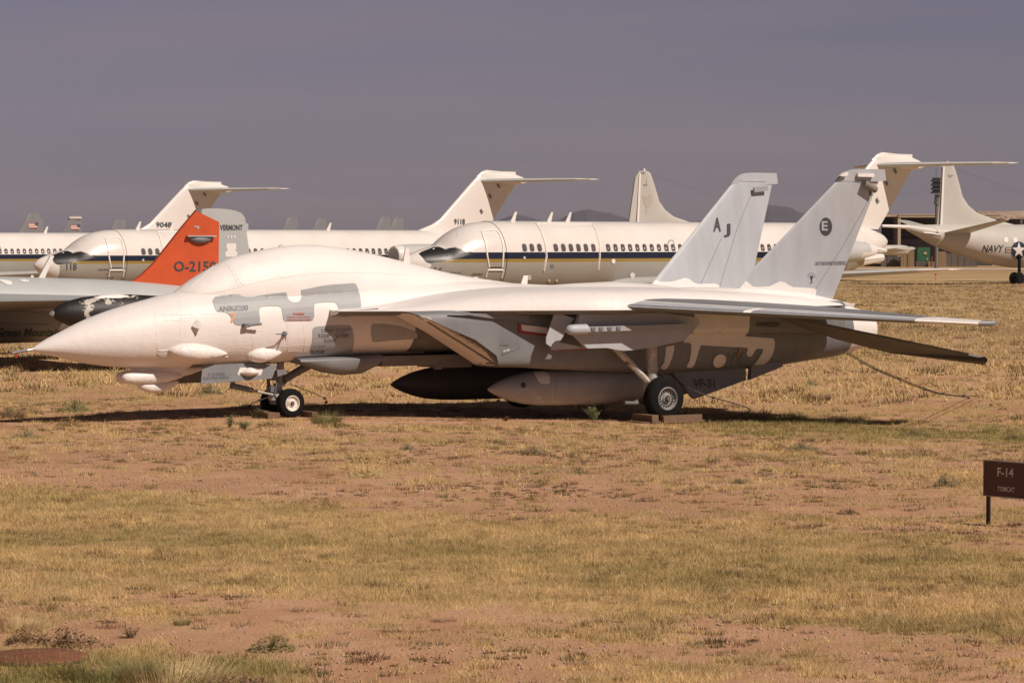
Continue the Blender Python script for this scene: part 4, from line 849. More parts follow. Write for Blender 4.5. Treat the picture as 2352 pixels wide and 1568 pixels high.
for i in range(7): MB().box((i*9+1,0,4), (.5,.5,8)).obj('column', SHEDW, hall, 0)
tw = thing('siren_tower', 'tall steel pole topped by a dark stack of warning sirens in front of the shed', 'siren tower', (X_(2150.5,390),390,0), 0)
MB().tube([(0,0,0),(0,0,10.2)], [.28,.2], 12).obj('pole', mat('pole_grey_brown', (.17,.15,.13), .6), tw); MB().tube([(0,0,8.9),(.1,0,10.3)], .38, 8).obj('cabinet', BELLY, tw)
for k in range(4): MB().box((0,0,10.55+k*.55), (1.45,1.45,.2)).box((0,0,10.8+k*.55), (1.1,1.1,.3)).obj('siren', DARK, tw, 0)
MB().tube([(-.1,0,12.6),(-.1,0,14)], .03, 5).obj('lightning_rod', DARK, tw)

# pallets, crates, machine in front of the shed
PALW = mat('pallet_timber', (.52,.38,.22), .8, .2, 3); PALD = mat('grey_crate_timber', (.15,.12,.10), .85, .25, 3); GREENM = mat('green_machine_paint', (.03,.13,.06), .5, .1)
def pallet():
    m = MB()
    for k in range(7): m.box((-.5+k/6, 0, .13), (.11,1.2,.025))
    for k in (-.5,0,.5): m.box((0,k,.06), (1.1,.1,.1))
    return m
pm = None
def put_pallet(x, y, z, lab, grp):
    global pm
    if pm is None: pm = pallet().obj('timber_pallet', PALW, None, 0); o = pm
    else: o = pm.copy(); COL.objects.link(o)
    o.location = (x, y, z); tag(o, lab, 'pallet', grp); return o
def gxy(px, Y): return X_(px, Y)
for px, n_, lab in ((2076,16,'pale timber pallet in the tall left stack before the shed'),(2090,15,'pale timber pallet in the tall right stack before the shed'),(2122,0,''),(2139,5,'dark low pallet in the stack right of the green machine'),(2163,14,'pale timber pallet in the tall stack right of the siren pole')):
    for k in range(n_): put_pallet(gxy(px, 432), 432, k*.17, lab, lab.replace('pale timber pallet in', 'pallets of').replace('dark low pallet in', 'pallets of'))
for i, (px, hgt, lab) in enumerate(((2030,1.6,'leftmost dark slatted crate beside the shed post'),(2045,1.65,'second dark slatted crate from the left beside the shed'),(2060,1.65,'dark slatted crate just left of the pale pallets'),(2110,.9,'low dark crate under the green machine'),(2122,.9,'low dark crate right of the green machine foot'),(2178,2.1,'tall dark crate left of the hall columns'),(2192,2.2,'tall dark crate below the patrol plane tail'),(2207,2.1,'tall dark crate behind the patrol plane belly'),(2222,1.7,'dark crate behind the patrol plane, fourth from the tall pallets'),(2236,1.4,'lower dark crate behind the patrol plane belly'))):
    m = MB(); m.box((0,0,hgt/2), (.84,.9,hgt*.94))
    for k in range(5): m.box((0,-.47,hgt*(.1+.2*k)), (.9,.04,.1))
    for k in (-.43,.43): m.box((k,-.48,hgt/2), (.08,.06,hgt))
    o = m.obj('slatted_crate', PALD, None, 0); o.location = (gxy(px,434),434,0); tag(o, lab, 'crate', 'dark crates in front of the shed')
gm = thing('green_machine', 'dark green cabinet machine standing among pallets before the shed', 'machine', (gxy(2120,436),436,0), 0)
MB().box((0,0,1.75), (1.9,1.5,2.5)).obj('cabinet', GREENM, gm, 0); MB().box((.2,-.8,2.1), (.5,.06,.35)).box((.5,-.8,1.2), (.3,.06,.2)).obj('label_plate', PALW, gm, 0); MB().box((0,0,.25), (1.7,1.3,.5)).obj('foot', DARK, gm, 0)
bl = MB().tube([(0,0,0),(0,0,1.7)], .1, 10).tube([(0,0,1.2),(0,0,1.5)], .14, 10).obj('striped_bollard', REDM, None); bl.location = (gxy(2139.5,430),430,0); tag(bl, 'red and white bollard right of the green machine', 'bollard')
rp = MB().box((0,0,.35), (.06,.03,.7)).box((0,0,.6), (.22,.03,.16)).obj('marker_stake', mat('marker_orange', (.75,.14,.05), .6), None, 0); q = ground_at(2149,645); rp.location = q; tag(rp, 'small orange marker stake in the grass before the crates', 'stake')

# ================================================================== sign
s1, s2 = at_depth(2260, 1055, 34.0), at_depth(2262, 1138, 34.0)
dirv = Vector((.66, -.75, 0)).normalized(); nrm = Vector((-.75, -.66, 0)).normalized()
SIGNB = mat('sign_brown', (.085,.028,.020), .45, .08, 2); SIGNF = mat('sign_frame', (.33,.28,.25), .4, .15); SLET = mat('sign_letters', (.62,.58,.50), .5, .05)
sg_ = thing('name_sign', 'brown metal name board reading F-14 TOMCAT on dark posts at the right edge', 'sign', (s1.x, 34.0, 0), math.atan2(dirv.y, dirv.x))
zt, zb, W_ = s1.z, s2.z, .92
MB().box((W_/2,0,(zt+zb)/2), (W_-.02,.012,zt-zb-.02)).obj('panel', SIGNB, sg_, 0)
MB().box((W_/2,0,zt-.006), (W_,.03,.013)).box((W_/2,0,zb+.006), (W_,.03,.013)).box((.006,0,(zt+zb)/2), (.013,.03,zt-zb-.026)).box((W_-.006,0,(zt+zb)/2), (.013,.03,zt-zb-.026)).obj('frame', SIGNF, sg_, 0)
for x in (.055, W_-.055): MB().box((x,.022,(zb+.1)/2-.03), (.05,.025,zb+.16)).obj('post', mat('post_dark', (.025,.015,.012), .6) if x < .1 else bpy.data.materials['post_dark'], sg_, 0)
# letter placement from the picture: plane of the panel front
def onsign(px, py):
    o = Vector((0,0,HC)); d = pixray(px, py); p0 = Vector((s1.x, 34.0, 0)); t = (p0-o).dot(nrm)/d.dot(nrm); q = o+d*t-p0; return q.dot(dirv), q.z
ZS = lambda a, b: (2067+a*.18315, 976.1+b*.18315)
for body, b4 in (('F-14', (1228,527,1430,640)), ('TOMCAT', (1228,762,1445,824))):
    x0, z0 = onsign(*ZS(b4[0], b4[1])); x1, z1 = onsign(*ZS(b4[2], b4[3]+8)); z0 = onsign(*ZS(b4[0], b4[1]))[1]; z1b = onsign(*ZS(b4[0], b4[3]))[1]
    flat_text('lettering', body, (x0,-.0085,z1b), (1,0,0), (0,0,1), x1-x0, z0-z1b, SLET, sg_)
for x, z in ((.02,zt-.03),(.02,zb+.03),(.25,zt-.03)): MB().lathe([(0,.006),(.005,.006)], (x,-.007,z), (0,-1,0), 8).obj('rivet', STEEL, sg_)

# ================================================================== rusty cover at the lower left
q = ground_at(86, 1512)
rc = thing('utility_cover', 'low rust-brown round metal cover half hidden in grass at the lower left', 'utility cover', (q.x, q.y, 0), .2)
RUSTY = mat('rusty_metal', (.20,.075,.04), .7, .25, 5, .2, 30)
MB().lathe([(0,.60),(.025,.59),(.04,.55),(.05,.2),(.055,.01)], (0,0,0), (0,0,1), 40).obj('lid', RUSTY, rc, 30); MB().lathe([(0,.64),(.012,.64),(.016,.60),(.0,.60)], (0,0,0), (0,0,1), 40).obj('rim', mat('rim_dark_rust', (.09,.04,.03), .8), rc, 30)
rc.scale = (.68,.68,.9); MB().box((-.62,-.25,.04), (.1,.05,.03)).obj('marker_tab', mat('tab_orange', (.7,.22,.03), .6), rc, 0)

# ================================================================== hills
def hills(name, prof, Y, m, depth):
    v = []; f = []; n = len(prof); r2 = random.Random(5)
    dense = []
    for (a, b), (c, d) in zip(prof[:-1], prof[1:]):
        k = max(1, int((c-a)/7))
        for i in range(k): dense.append((a+(c-a)*i/k, b+(d-b)*i/k+r2.uniform(-.35,.35)))
    dense.append(prof[-1]); n = len(dense); J = 9
    for j in range(J):
        t = j/(J-1)
        for i, (px, py) in enumerate(dense):
            z = max(0, HC+(563-py)*Y/6500)*(math.sin(math.pi*t)**1.2 if t != .5 else 1)*(1+.03*r2.uniform(-1,1)*(0 if j == J//2 else 1))-1
            v.append(((px-1176)/6500*Y*(1+(t-.5)*.05), Y+(t-.5)*depth, z))
    for j in range(J-1):
        for i in range(n-1): f.append((j*n+i, j*n+i+1, (j+1)*n+i+1, (j+1)*n+i))
    o = mesh_obj(name, v, f, m, None, 80); o['kind'] = 'structure'; return o
HM = mat('haze_tinted_hill', (.065,.06,.085), .95, .2, .004)  # bluish distance haze mixed into the hill colour
hills('hills', [(-200,560),(300,556),(900,548),(1080,530),(1150,503),(1170,495),(1190,492),(1215,497),(1250,508),(1285,504),(1310,490),(1335,482),(1352,480),(1375,485),(1400,488),(1440,501),(1490,510),(1600,507),(1690,490),(1735,478),(1752,469),(1775,471),(1810,474),(1840,488),(1880,500),(1960,515),(2040,528),(2110,532),(2180,545),(2400,556)], 5200, HM, 900)

# ================================================================== ground
def lattice(seed): return np.random.default_rng(seed).random((256, 256))
_L = [lattice(s) for s in range(6)]
def vnoise(X, Y, k=0):
    xi = np.floor(X).astype(int); yi = np.floor(Y).astype(int); fx = X-xi; fy = Y-yi; fx = fx*fx*(3-2*fx); fy = fy*fy*(3-2*fy); g = _L[k % 6]
    a = g[xi % 256, yi % 256]; b = g[(xi+1) % 256, yi % 256]; c = g[xi % 256, (yi+1) % 256]; d = g[(xi+1) % 256, (yi+1) % 256]
    return a+(b-a)*fx+(c-a)*fy+(a-b-c+d)*fx*fy
def fbm(X, Y, sc, o=4, k=0):
    s = 0; w_ = 0; a = 1
    for i in range(o): s = s+a*vnoise(X*sc+13.1*i, Y*sc+7.7*i, k+i); w_ += a; a *= .55; sc *= 2.1
    return s/w_
def sst(a, b, x): t = np.clip((x-a)/(b-a), 0, 1); return t*t*(3-2*t)
def cover(X, Y):
    w1 = 1.4*(fbm(X, Y, .25, 3, 2)-.5)+.7*(fbm(X, Y, 1.2, 3, 4)-.5)
    band = sst(24.9,26.6,Y+.30*X+w1)*(1-sst(33.6,35.8,Y+.66*X+w1*1.5))
    t = Y+.5*X
    c = .31 + .52*band + .08*sst(41,43.5,t) + .02*sst(47,50,t) + .12*sst(60,70,t)
    c = c - .10*sst(35,36.5,t)*(1-sst(39.5,42,t))
    c = c + .34*sst(3,5,X)*(1-sst(9.5,12,X))*sst(50.5,52.5,Y)*(1-sst(57.5,60,Y))
    c = c + .60*(1-sst(22.6,23.8,Y))*(1-sst(-2.2,-1.2,X)) + .22*sst(4.5,7,X)*sst(38,40,Y)*(1-sst(46,49,Y))
    dx = X-JP.loc[0]; dy = Y-JP.loc[1]; lx = dx*c_+dy*s_; ly = -dx*s_+dy*c_
    c = c - .6*sst(4.5,6.5,lx)*(1-sst(13,15,lx))*(1-sst(2.2,3.6,np.abs(ly)))
    n = fbm(X, Y, .9, 4, 0)*.5+fbm(X, Y, 3.4, 3, 1)*.5
    return np.clip((n-.5)*(3.0-1.0*band)+c, 0, 1)
def green(X, Y):
    g = np.clip((fbm(X*.45, Y, .5, 4, 3)-.53)*4, 0, 1)*.5
    g = g + .20*sst(27.0,29.5,Y+.30*X)*(1-sst(31,33,Y+.45*X))*np.clip(fbm(X*.35, Y, 1.3, 4, 1)*3.4-1.25, 0, 1)
    g = g + .75*sst(3,4.5,X)*(1-sst(9.5,11.5,X))*sst(50.5,52.5,Y)*(1-sst(57.5,60,Y)) + .45*(1-sst(22.6,23.8,Y))*(1-sst(-2.4,-1.2,X))
    return np.clip(g, 0, 1)
ys = [-900, -300, -100, -40, 0, 8, 14]
y = 18.0
while y < 6000: ys.append(y); y *= 1.0058 if y < 300 else 1.05
ys = np.array(ys+[6100.0])
ts = np.array([.0008,.003,.01,.03,.1,.3,1.0]); us = np.linspace(-.26,.26,268)
GY, GU = np.meshgrid(ys, us, indexing='ij'); GX = GU*np.maximum(GY, 25)
R_ = GX[:,-1:]+ts[None]*(6100-GX[:,-1:]); GX = np.concatenate([-R_[:,::-1], GX, R_], 1); GY = np.repeat(ys[:,None], GX.shape[1], 1)
GZ = H(GX, GY); near = (GY < 130); GC = cover(GX, GY); GG = green(GX, GY)
GZ = GZ + near*(.018*(fbm(GX, GY, 2.2, 3, 4)-.5)+.03*(fbm(GX, GY, .5, 2, 5)-.5))
n0, n1 = GY.shape; V = np.stack([GX.ravel(), GY.ravel(), GZ.ravel()], 1); I = np.arange(n0*n1).reshape(n0, n1)
Q = np.stack([I[:-1,:-1].ravel(), I[:-1,1:].ravel(), I[1:,1:].ravel(), I[1:,:-1].ravel()], 1)
def fast_mesh(name, V, Fc, k, attrs=(), smooth=True):
    me = bpy.data.meshes.new(name); me.vertices.add(len(V)); me.vertices.foreach_set('co', V.astype(np.float32).ravel())
    me.loops.add(Fc.size); me.loops.foreach_set('vertex_index', Fc.astype(np.int32).ravel()); me.polygons.add(len(Fc))
    me.polygons.foreach_set('loop_start', np.arange(0, Fc.size, k, dtype=np.int32)); me.polygons.foreach_set('loop_total', np.full(len(Fc), k, dtype=np.int32))
    if smooth: me.polygons.foreach_set('use_smooth', np.ones(len(Fc), bool))
    for an, typ, data in attrs:
        at = me.attributes.new(an, typ, 'POINT'); at.data.foreach_set('value' if typ == 'FLOAT' else 'color', data.astype(np.float32).ravel())
    me.update(calc_edges=True); me.validate(); return me
gme = fast_mesh('ground', V, Q, 4, (('cover','FLOAT',GC.ravel()),('green','FLOAT',GG.ravel())))
def ground_mat():
    m = bpy.data.materials.new('desert_soil'); m.use_nodes = True; t = m.node_tree; n = t.nodes; l = t.links; b = n['Principled BSDF']; b.inputs['Roughness'].default_value = .95; b.inputs['Specular IOR Level'].default_value = .1
    tc = n.new('ShaderNodeTexCoord')
    def noise(sc, det=6, st=None, rough=.6):
        q = n.new('ShaderNodeTexNoise'); q.inputs['Scale'].default_value = sc; q.inputs['Detail'].default_value = det; q.inputs['Roughness'].default_value = rough
        if st: mp = n.new('ShaderNodeMapping'); mp.inputs['Scale'].default_value = st; l.new(tc.outputs['Object'], mp.inputs[0]); l.new(mp.outputs[0], q.inputs['Vector'])
        else: l.new(tc.outputs['Object'], q.inputs['Vector'])
        return q.outputs[0]
    def ramp(src, p0, c0, p1, c1):
        r = n.new('ShaderNodeValToRGB'); e = r.color_ramp.elements; e[0].position, e[1].position = p0, p1; e[0].color = (*c0,1); e[1].color = (*c1,1); l.new(src, r.inputs[0]); return r.outputs[0]
    def mix(fac, a, c):
        q = n.new('ShaderNodeMix'); q.data_type = 'RGBA'
        if isinstance(fac, float): q.inputs[0].default_value = fac
        else: l.new(fac, q.inputs[0])
        for s_, x in ((6, a), (7, c)):
            if isinstance(x, tuple): q.inputs[s_].default_value = (*x, 1)
            else: l.new(x, q.inputs[s_])
        return q.outputs[2]
    soil = ramp(noise(.8), .35, (.45,.25,.14), .65, (.57,.345,.215))
    soil = mix(ramp(noise(9, 4), .42, (0,0,0), .7, (.5,.5,.5)), soil, (.40,.225,.15))
    vo = n.new('ShaderNodeTexVoronoi'); vo.inputs['Scale'].default_value = 28; l.new(tc.outputs['Object'], vo.inputs['Vector'])
    soil = mix(ramp(vo.outputs['Distance'], .10, (.75,.75,.75), .2, (0,0,0)), soil, (.62,.46,.36))
    soil = mix(ramp(noise(.22, 4), .42, (0,0,0), .62, (.7,.7,.7)), soil, (.40,.225,.125))
    grass = ramp(noise(3.5, 7, (1,.35,1)), .3, (.48,.32,.145), .7, (.66,.47,.24))
    grass = mix(ramp(noise(14, 5), .45, (0,0,0), .62, (.6,.6,.6)), grass, (.30,.20,.11))
    ag = n.new('ShaderNodeAttribute'); ag.attribute_name = 'green'; ac = n.new('ShaderNodeAttribute'); ac.attribute_name = 'cover'
    mm = n.new('ShaderNodeMath'); mm.operation = 'MULTIPLY'; l.new(ag.outputs['Fac'], mm.inputs[0]); mm.inputs[1].default_value = .55; grass = mix(mm.outputs[0], grass, (.27,.22,.09))
    fc = ramp(ac.outputs['Fac'], .25, (0,0,0), .75, (.8,.8,.8))
    col = mix(fc, soil, grass)
    # bands of mown, bare and darker ground far away
    fb = noise(.05, 5, (.22,1,1)); sp = n.new('ShaderNodeSeparateXYZ'); l.new(tc.outputs['Object'], sp.inputs[0])
    mr = n.new('ShaderNodeMapRange'); mr.inputs[1].default_value = 75; mr.inputs[2].default_value = 110; l.new(sp.outputs[1], mr.inputs[0])
    far = ramp(fb, .4, (.34,.215,.115), .6, (.50,.36,.19)); far = mix(ramp(noise(.5, 6, (.25,1,1)), .45, (0,0,0), .65, (.6,.6,.6)), far, (.28,.19,.11))
    col = mix(mr.outputs[0], col, far); l.new(col, b.inputs['Base Color'])
    bp = n.new('ShaderNodeBump'); bp.inputs['Strength'].default_value = .7; bp.inputs['Distance'].default_value = .03; l.new(noise(22, 6), bp.inputs['Height']); l.new(bp.outputs[0], b.inputs['Normal'])
    return m
gme.materials.append(ground_mat()); gr = link(bpy.data.objects.new('ground', gme)); gr['kind'] = 'structure'
tr = mesh_obj('gravel_track', [(X_(1300,385),385,.03),(X_(2600,385),385,.03),(X_(2600,402),402,.03),(X_(1300,402),402,.03)], [(0,1,2,3)], mat('pale_gravel', (.60,.52,.45), .9, .3, .5), None, 0); tr['kind'] = 'structure'

# ---- dry grass and ground cover (nobody could count it)
def tufts(n, ylo, yhi, power=1.0, seed=1):
    r = np.random.default_rng(seed); u = r.random(n); Y = (ylo**(2-power)+(yhi**(2-power)-ylo**(2-power))*u)**(1/(2-power)) if power != 2 else ylo*(yhi/ylo)**u
    X = (r.random(n)*2-1)*.205*Y; c = cover(X, Y); keep = r.random(n) < np.clip((c-.15)*1.35, .05, 1); return X[keep], Y[keep], c[keep], r
def blades(name, n, ylo, yhi, per, hmin, hmax, wid, power, seed, gscale=1.0):
    X, Y, c, r = tufts(n, ylo, yhi, power, seed); m = len(X)
    X = np.repeat(X, per)+r.normal(0, .035+wid*2, m*per); Y = np.repeat(Y, per)+r.normal(0, .035+wid*2, m*per); c = np.repeat(c, per); th = np.repeat(.6+.7*r.random(m), per)
    k = m*per; hgt = (hmin+(hmax-hmin)*r.random(k)**1.6)*th*(.55+.6*c); a = r.random(k)*2*np.pi; lean = hgt*(.25+1.3*r.random(k)**1.5); b = r.random(k)*2*np.pi
    Z = H(X, Y)+.0; w2 = wid*(.6+.8*r.random(k))
    V = np.empty((k, 3, 3)); V[:,0] = np.stack([X-np.cos(a)*w2, Y-np.sin(a)*w2, Z-.01], 1); V[:,1] = np.stack([X+np.cos(a)*w2, Y+np.sin(a)*w2, Z-.01], 1)
    V[:,2] = np.stack([X+np.cos(b)*lean, Y+np.sin(b)*lean, Z+hgt], 1)
    g = np.clip(green(X, Y)*gscale*(.5+r.random(k))+(np.repeat(r.random(m), per) > .93)*.5, 0, 1)[:,None]; q = (np.repeat(r.random(m), per)*.6+r.random(k)*.4)[:,None]
    pat_ = np.clip(fbm(X, Y, 2.6, 3, 5)*2.2-.6, 0, 1)[:,None]; col = np.array([.88,.66,.33])*(.50+.55*q)*(.72+.42*pat_); col = col+(np.array([.20,.105,.05])-col*.35)*(np.repeat(r.random(m), per)[:,None] > .86)*.6
    col = col*(1-g)+np.array([.30,.27,.095])*(.7+.6*q)*g; col = np.clip(col, 0, 1); C = np.repeat(np.concatenate([col, np.ones((k,1))], 1), 3, 0)
    me = fast_mesh(name, V.reshape(-1,3), np.arange(k*3).reshape(-1,3), 3, (('tint','FLOAT_COLOR',C),), False); me.materials.append(GRASS)
    o = link(bpy.data.objects.new(name, me)); o['kind'] = 'stuff'; return o
GRASS = bpy.data.materials.new('dry_grass'); GRASS.use_nodes = True; t = GRASS.node_tree; at_ = t.nodes.new('ShaderNodeAttribute'); at_.attribute_name = 'tint'; b_ = t.nodes['Principled BSDF']
t.links.new(at_.outputs['Color'], b_.inputs['Base Color']); b_.inputs['Roughness'].default_value = .8; b_.inputs['Specular IOR Level'].default_value = .15
tl_ = t.nodes.new('ShaderNodeBsdfTranslucent'); t.links.new(at_.outputs['Color'], tl_.inputs['Color']); mx_ = t.nodes.new('ShaderNodeMixShader'); mx_.inputs[0].default_value = .25
t.links.new(b_.outputs[0], mx_.inputs[1]); t.links.new(tl_.outputs[0], mx_.inputs[2]); t.links.new(mx_.outputs[0], t.nodes['Material Output'].inputs['Surface'])
g_ = blades('dry_grass', 100000, 20.5, 38, 9, .014, .072, .0032, 1.0, 1); g_['label'] = 'short dry grass on the near ground'
g_ = blades('dry_grass', 70000, 38, 66, 8, .015, .085, .0055, 1.0, 2); g_['label'] = 'sparse dry grass around the fighter'
g_ = blades('dry_grass', 60000, 66, 260, 6, .05, .18, .018, 1.4, 3, .6); g_['label'] = 'dry grass on the far ground'

def low_tufts(name, n, ylo, yhi, per, seed, sc=1.0):
    r = np.random.default_rng(seed); Y = np.sqrt(ylo**2+(yhi**2-ylo**2)*r.random(n)); X = (r.random(n)*2-1)*.2*Y
    keep = fbm(X, Y, 1.1, 3, 2) > .47; X, Y = X[keep], Y[keep]; m = len(X); R = (.03+.11*r.random(m)**2)*sc; k = m*per
    a = r.random(k)*2*np.pi; d = np.sqrt(r.random(k)); x = np.repeat(X, per)+np.cos(a)*d*np.repeat(R, per)*1.5; y = np.repeat(Y, per)+np.sin(a)*d*np.repeat(R, per)*1.2
    hgt = np.repeat(R, per)*(.25+.75*r.random(k))*(1.15-d*.6); b = r.random(k)*6.28; w2 = .004*sc+.004*r.random(k)*sc; Z = H(x, y); L = hgt*(.2+.7*r.random(k))
    V = np.empty((k, 3, 3)); V[:,0] = np.stack([x-np.cos(b)*w2, y-np.sin(b)*w2, Z-.01], 1); V[:,1] = np.stack([x+np.cos(b)*w2, y+np.sin(b)*w2, Z-.01], 1); V[:,2] = np.stack([x+np.cos(a)*L, y+np.sin(a)*L, Z+hgt], 1)
    t = np.repeat(r.random(m), per)[:,None]; col = np.where(t < .45, np.array([.20,.115,.06]), np.where(t < .8, np.array([.17,.155,.07]), np.array([.40,.29,.14])))*(.7+.6*r.random(k)[:,None])
    C = np.repeat(np.concatenate([col, np.ones((k,1))], 1), 3, 0); me = fast_mesh(name, V.reshape(-1,3), np.arange(k*3).reshape(-1,3), 3, (('tint','FLOAT_COLOR',C),), False); me.materials.append(GRASS)
    o = link(bpy.data.objects.new(name, me)); o['kind'] = 'stuff'; o['label'] = 'small dark desert weeds scattered over the soil'; return o
low_tufts('desert_weeds', 9500, 20.5, 62, 50, 21, .72); low_tufts('desert_weeds', 5000, 60, 230, 30, 22, 2.4)

def stones(n, ylo, yhi, seed, smin, smax):
    r = np.random.default_rng(seed); Y = np.sqrt(ylo**2+(yhi**2-ylo**2)*r.random(n)); X = (r.random(n)*2-1)*.2*Y; keep = cover(X, Y) < .5; X, Y = X[keep], Y[keep]; m = len(X); Z = H(X, Y); sz = smin+(smax-smin)*r.random(m)**3
    B = np.array([[1,0,0],[0,1,0],[-1,0,0],[0,-1,0],[0,0,.8],[0,0,-.5]]); V = (B[None]*(.7+.6*r.random((m,6,1))))*sz[:,None,None]+np.stack([X,Y,Z+sz*.2],1)[:,None]
    T = np.array([[0,1,4],[1,2,4],[2,3,4],[3,0,4],[1,0,5],[2,1,5],[3,2,5],[0,3,5]]); Fc = (T[None]+np.arange(m)[:,None,None]*6).reshape(-1,3)
    me = fast_mesh('pebbles', V.reshape(-1,3), Fc, 3, (), False); me.materials.append(mat('pebble_stone', (.42,.30,.22), .9, .4, 1.5)); o = link(bpy.data.objects.new('pebbles', me)); o['kind'] = 'stuff'; o['label'] = 'small pale pebbles on the soil'
stones(30000, 20.5, 50, 31, .006, .022)

# ---- single shrubs and clumps
def shrub_mesh(kind, seed):
    r = random.Random(seed); m = MB()
    if kind == 'leafy':
        for i in range(16):
            a = r.uniform(0, 6.28); L = r.uniform(.6, 1.0); e = Vector((math.cos(a)*.5*r.random(), math.sin(a)*.5*r.random(), L)); m.tube([(0,0,0), e*.5+Vector((r.uniform(-.05,.05),)*3), e], [.012,.009,.004], 4, False)
            for k in range(26):
                t = r.uniform(.25, 1.0); p = e*t+Vector([r.gauss(0,.05) for _ in range(3)]); leaf(m, p, r.uniform(.025,.05), r)
    elif kind == 'mound':
        for i in range(650):
            a = r.uniform(0, 6.28); d = r.random()**.6; z = (1-d*d)*r.uniform(.25, .95)*(.75+.35*math.sin(a*3+seed)); leaf(m, Vector((math.cos(a)*d*.85, math.sin(a)*d*.85, z)), r.uniform(.025,.06), r, 1.6)
        for i in range(30):
            a = r.uniform(0,6.28); d = r.random(); m.tube([(0,0,0),(math.cos(a)*d*.8, math.sin(a)*d*.8, (1-d*d)*.9+.05)], [.01,.003], 3, False)
    else:
        for i in range(750):
            a = r.uniform(0,6.28); d = r.random()**.7*.75; L = r.uniform(.5,1.0); ln = r.uniform(.1,.75); p = Vector((math.cos(a)*d, math.sin(a)*d, 0)); q = p+Vector((math.cos(a)*ln*.8, math.sin(a)*ln*.8, L*(1-.35*ln)))
            s_ = Vector((-math.sin(a+1), math.cos(a+1), 0))*.007; m.add([p-s_, p+s_, q], [(0,1,2)])
    me = bpy.data.meshes.new('plant'); me.from_pydata([tuple(p) for p in m.v], [], m.f); return me
def leaf(m, p, s, r, asp=1.4):
    d = Vector([r.gauss(0,1) for _ in range(3)]).normalized(); e = d.orthogonal().normalized(); m.add([p-d*s*asp, p-e*s*.5, p+d*s*asp, p+e*s*.5], [(0,1,2,3)])
PG = {'leafy': mat('sage_leaf', (.15,.17,.07), .7, .3, 8), 'mound': mat('grey_green_leaf', (.19,.17,.085), .8, .35, 8), 'tuft': mat('green_tuft', (.18,.175,.06), .7, .35, 8), 'brown': mat('dead_brush', (.21,.13,.07), .85, .3, 8), 'straw': mat('straw_tuft', (.50,.37,.18), .8, .3, 8), 'yellow': mat('yellow_flowers', (.55,.36,.03), .7, .2)}
lib = {}
def shrub(px, py, hpx, wpx, kind, m, lab, name='desert_shrub', cat='shrub', seed=1, flowers=False):
    key = (kind, m, seed)
    if key not in lib: me = shrub_mesh(kind, seed); me.materials.append(PG[m]); lib[key] = me
    p = onground(px, py); s = F/p.y; sx_ = wpx/s/2/(.75 if kind != 'leafy' else .5); o = link(bpy.data.objects.new(name, lib[key])); o.location = p-Vector((0,0,.01)); o.scale = (sx_, sx_, hpx/s); o.rotation_euler = (0,0,random.uniform(0,6)); tag(o, lab, cat, 'desert plants around the fighter' )
    if flowers:
        r = random.Random(seed+px); mb = MB()
        for i in range(60): leaf(mb, Vector((r.gauss(0,.5), r.gauss(0,.5), r.uniform(.65,1.05))), .03, r, 1)
        f_ = mesh_obj('flowers', mb.v, mb.f, PG['yellow'], o, 0)
    return o
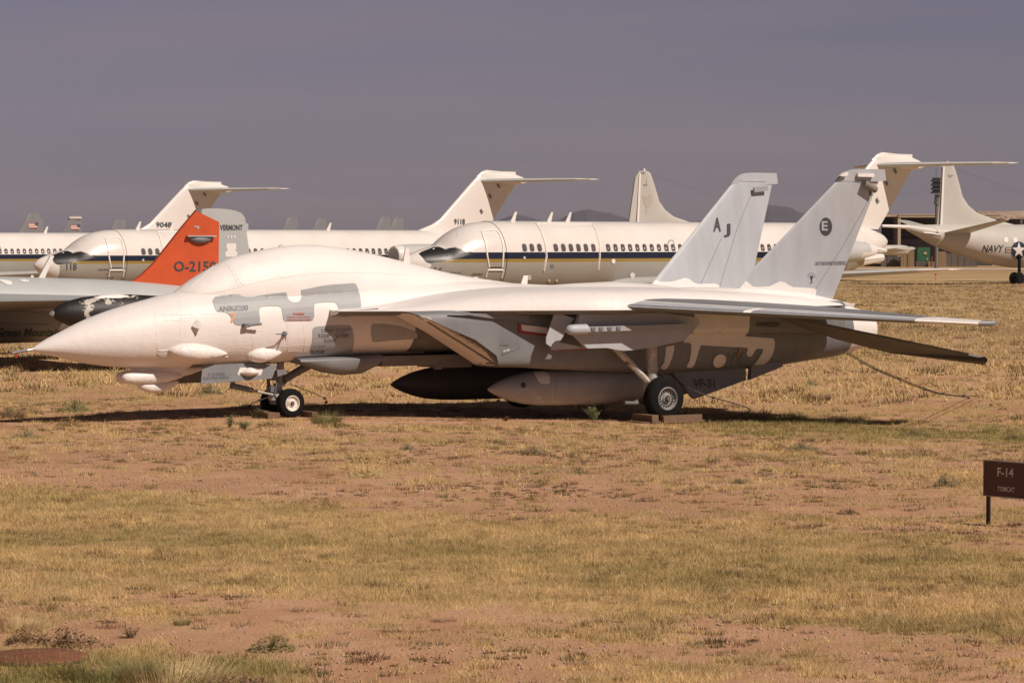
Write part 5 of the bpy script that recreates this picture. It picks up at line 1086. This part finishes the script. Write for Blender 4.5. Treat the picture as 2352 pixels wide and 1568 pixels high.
PLANTS = [(1362,966,36,48,'leafy','leafy','upright leafy green bush in front of the drop tank',1,0),(748,972,42,62,'tuft','tuft','tall green grass tuft right of the fighter nose wheels',2,0),(770,980,20,80,'mound','tuft','low green clump with yellow flowers beside the nose wheel tuft',3,1),
 (1862,884,14,44,'mound','leafy','small bright green mound on bare soil behind the ventral fin',4,0),(1228,1044,24,72,'mound','mound','grey-green low shrub below the drop tank nose, on pink soil',5,0),(936,1033,18,42,'mound','mound','small grey shrub on pink soil left of the grey-green one',6,0),
 (846,1096,28,92,'mound','straw','wide yellowish low bush on the pink soil, left of centre',7,0),(628,1494,46,118,'mound','tuft','wide green bush in the red soil near the bottom edge',8,0),(417,1436,26,34,'tuft','tuft','small green tuft in the red soil, lower left',9,0),(2172,1116,34,62,'mound','mound','grey-green bush with yellow flowers left of the name sign',10,1),
 (1842,1034,26,80,'mound','mound','grey-green low shrub on the soil below the tail shadow',11,0),(172,945,38,74,'mound','tuft','olive bush behind the fighter nose shadow at left',12,0),(24,952,20,50,'mound','tuft','olive low bush at the left edge by the shadow',13,0),(160,978,26,62,'mound','straw','yellowish bush in front of the fighter nose shadow',14,1),
 (528,982,34,40,'leafy','tuft','thin leafy weed in front of the nose shadow, left of the wheels',15,0),(560,986,24,50,'leafy','leafy','low leafy weed just left of the nose wheel chock',16,0),(585,960,26,46,'leafy','tuft','weedy stems beside the front timber chock',17,0),(480,905,30,60,'mound','mound','olive shrub behind the nose gear door',18,0),
 (60,1478,52,110,'mound','brown','dark brushy clump at the lower left edge',19,0),(150,1480,48,130,'mound','brown','dark brushy clump behind the rusty cover',20,0),(40,1448,52,120,'tuft','straw','tall straw clump at the left edge behind the rusty cover',21,0),(250,1568,78,210,'tuft','tuft','broad green-straw clump in front of the rusty cover',22,0),
 (400,1572,84,230,'tuft','straw','broad straw clump at the bottom edge, left',23,0),(560,1585,46,190,'mound','brown','dark twiggy clump at the bottom edge',24,0),(300,1465,30,60,'leafy','brown','dry branching weed above the straw clump',25,0),(1880,920,26,60,'tuft','brown','brown grass tuft in the tail shadow',26,0),(1700,962,34,120,'tuft','straw','straw clump right of the main wheel block',27,0),
 (1780,968,30,130,'tuft','tuft','green clump in the shadow right of the main wheel',28,0),(1900,972,26,150,'tuft','tuft','green clump farther right in the tail shadow',29,0),(1380,948,26,40,'leafy','leafy','second smaller green bush beside the upright leafy one',30,0),(1160,968,16,30,'leafy','brown','dry weed at the edge of the fuselage shadow',31,0),(2100,1000,18,80,'mound','mound','grey-green low shrub far right of the tail',32,0),
 (2330,1010,20,60,'mound','mound','grey-green shrub at the right edge above the sign',33,0),(60,1005,20,70,'mound','mound','grey-green low shrub at the far left on the soil',34,0),(1020,1430,18,50,'tuft','brown','small brown tuft low on the red soil, centre',35,0),(900,1452,16,40,'tuft','brown','small brown tuft left of the centre one on red soil',36,0),(1330,1175,14,40,'tuft','brown','small brown tuft on the pale bare strip',37,0),
 (1700,1110,16,60,'mound','mound','small grey shrub on the bare strip right of centre',38,0),(1950,1180,16,60,'mound','brown','brown low brush on the bare strip, right',39,0),(30,960,30,50,'tuft','brown','brown tuft at the left edge in the shadow',40,0)]
for px, py, hp, wp, kd, m_, lab, sd, fl in PLANTS: shrub(px, py, hp, wp, kd, m_, lab, 'grass_clump' if kd == 'tuft' else 'desert_shrub', 'grass clump' if kd == 'tuft' else 'shrub', sd % 7, fl)

# ================================================================== dusty air
hb = MB().box((0, 2600, 48.5), (12400, 7200, 100)).obj('haze', None, None, 0)
hb.data.materials.clear(); hm = bpy.data.materials.new('dusty_air'); hm.use_nodes = True; hn = hm.node_tree
for n_ in list(hn.nodes):
    if n_.type != 'OUTPUT_MATERIAL': hn.nodes.remove(n_)
pv = hn.nodes.new('ShaderNodeVolumePrincipled'); pv.inputs['Color'].default_value = (.88,.86,.92,1); pv.inputs['Density'].default_value = 5e-5
hn.links.new(pv.outputs[0], hn.nodes['Material Output'].inputs['Volume']); hb.data.materials.append(hm); hb['kind'] = 'stuff'; hb['label'] = 'dusty desert air'
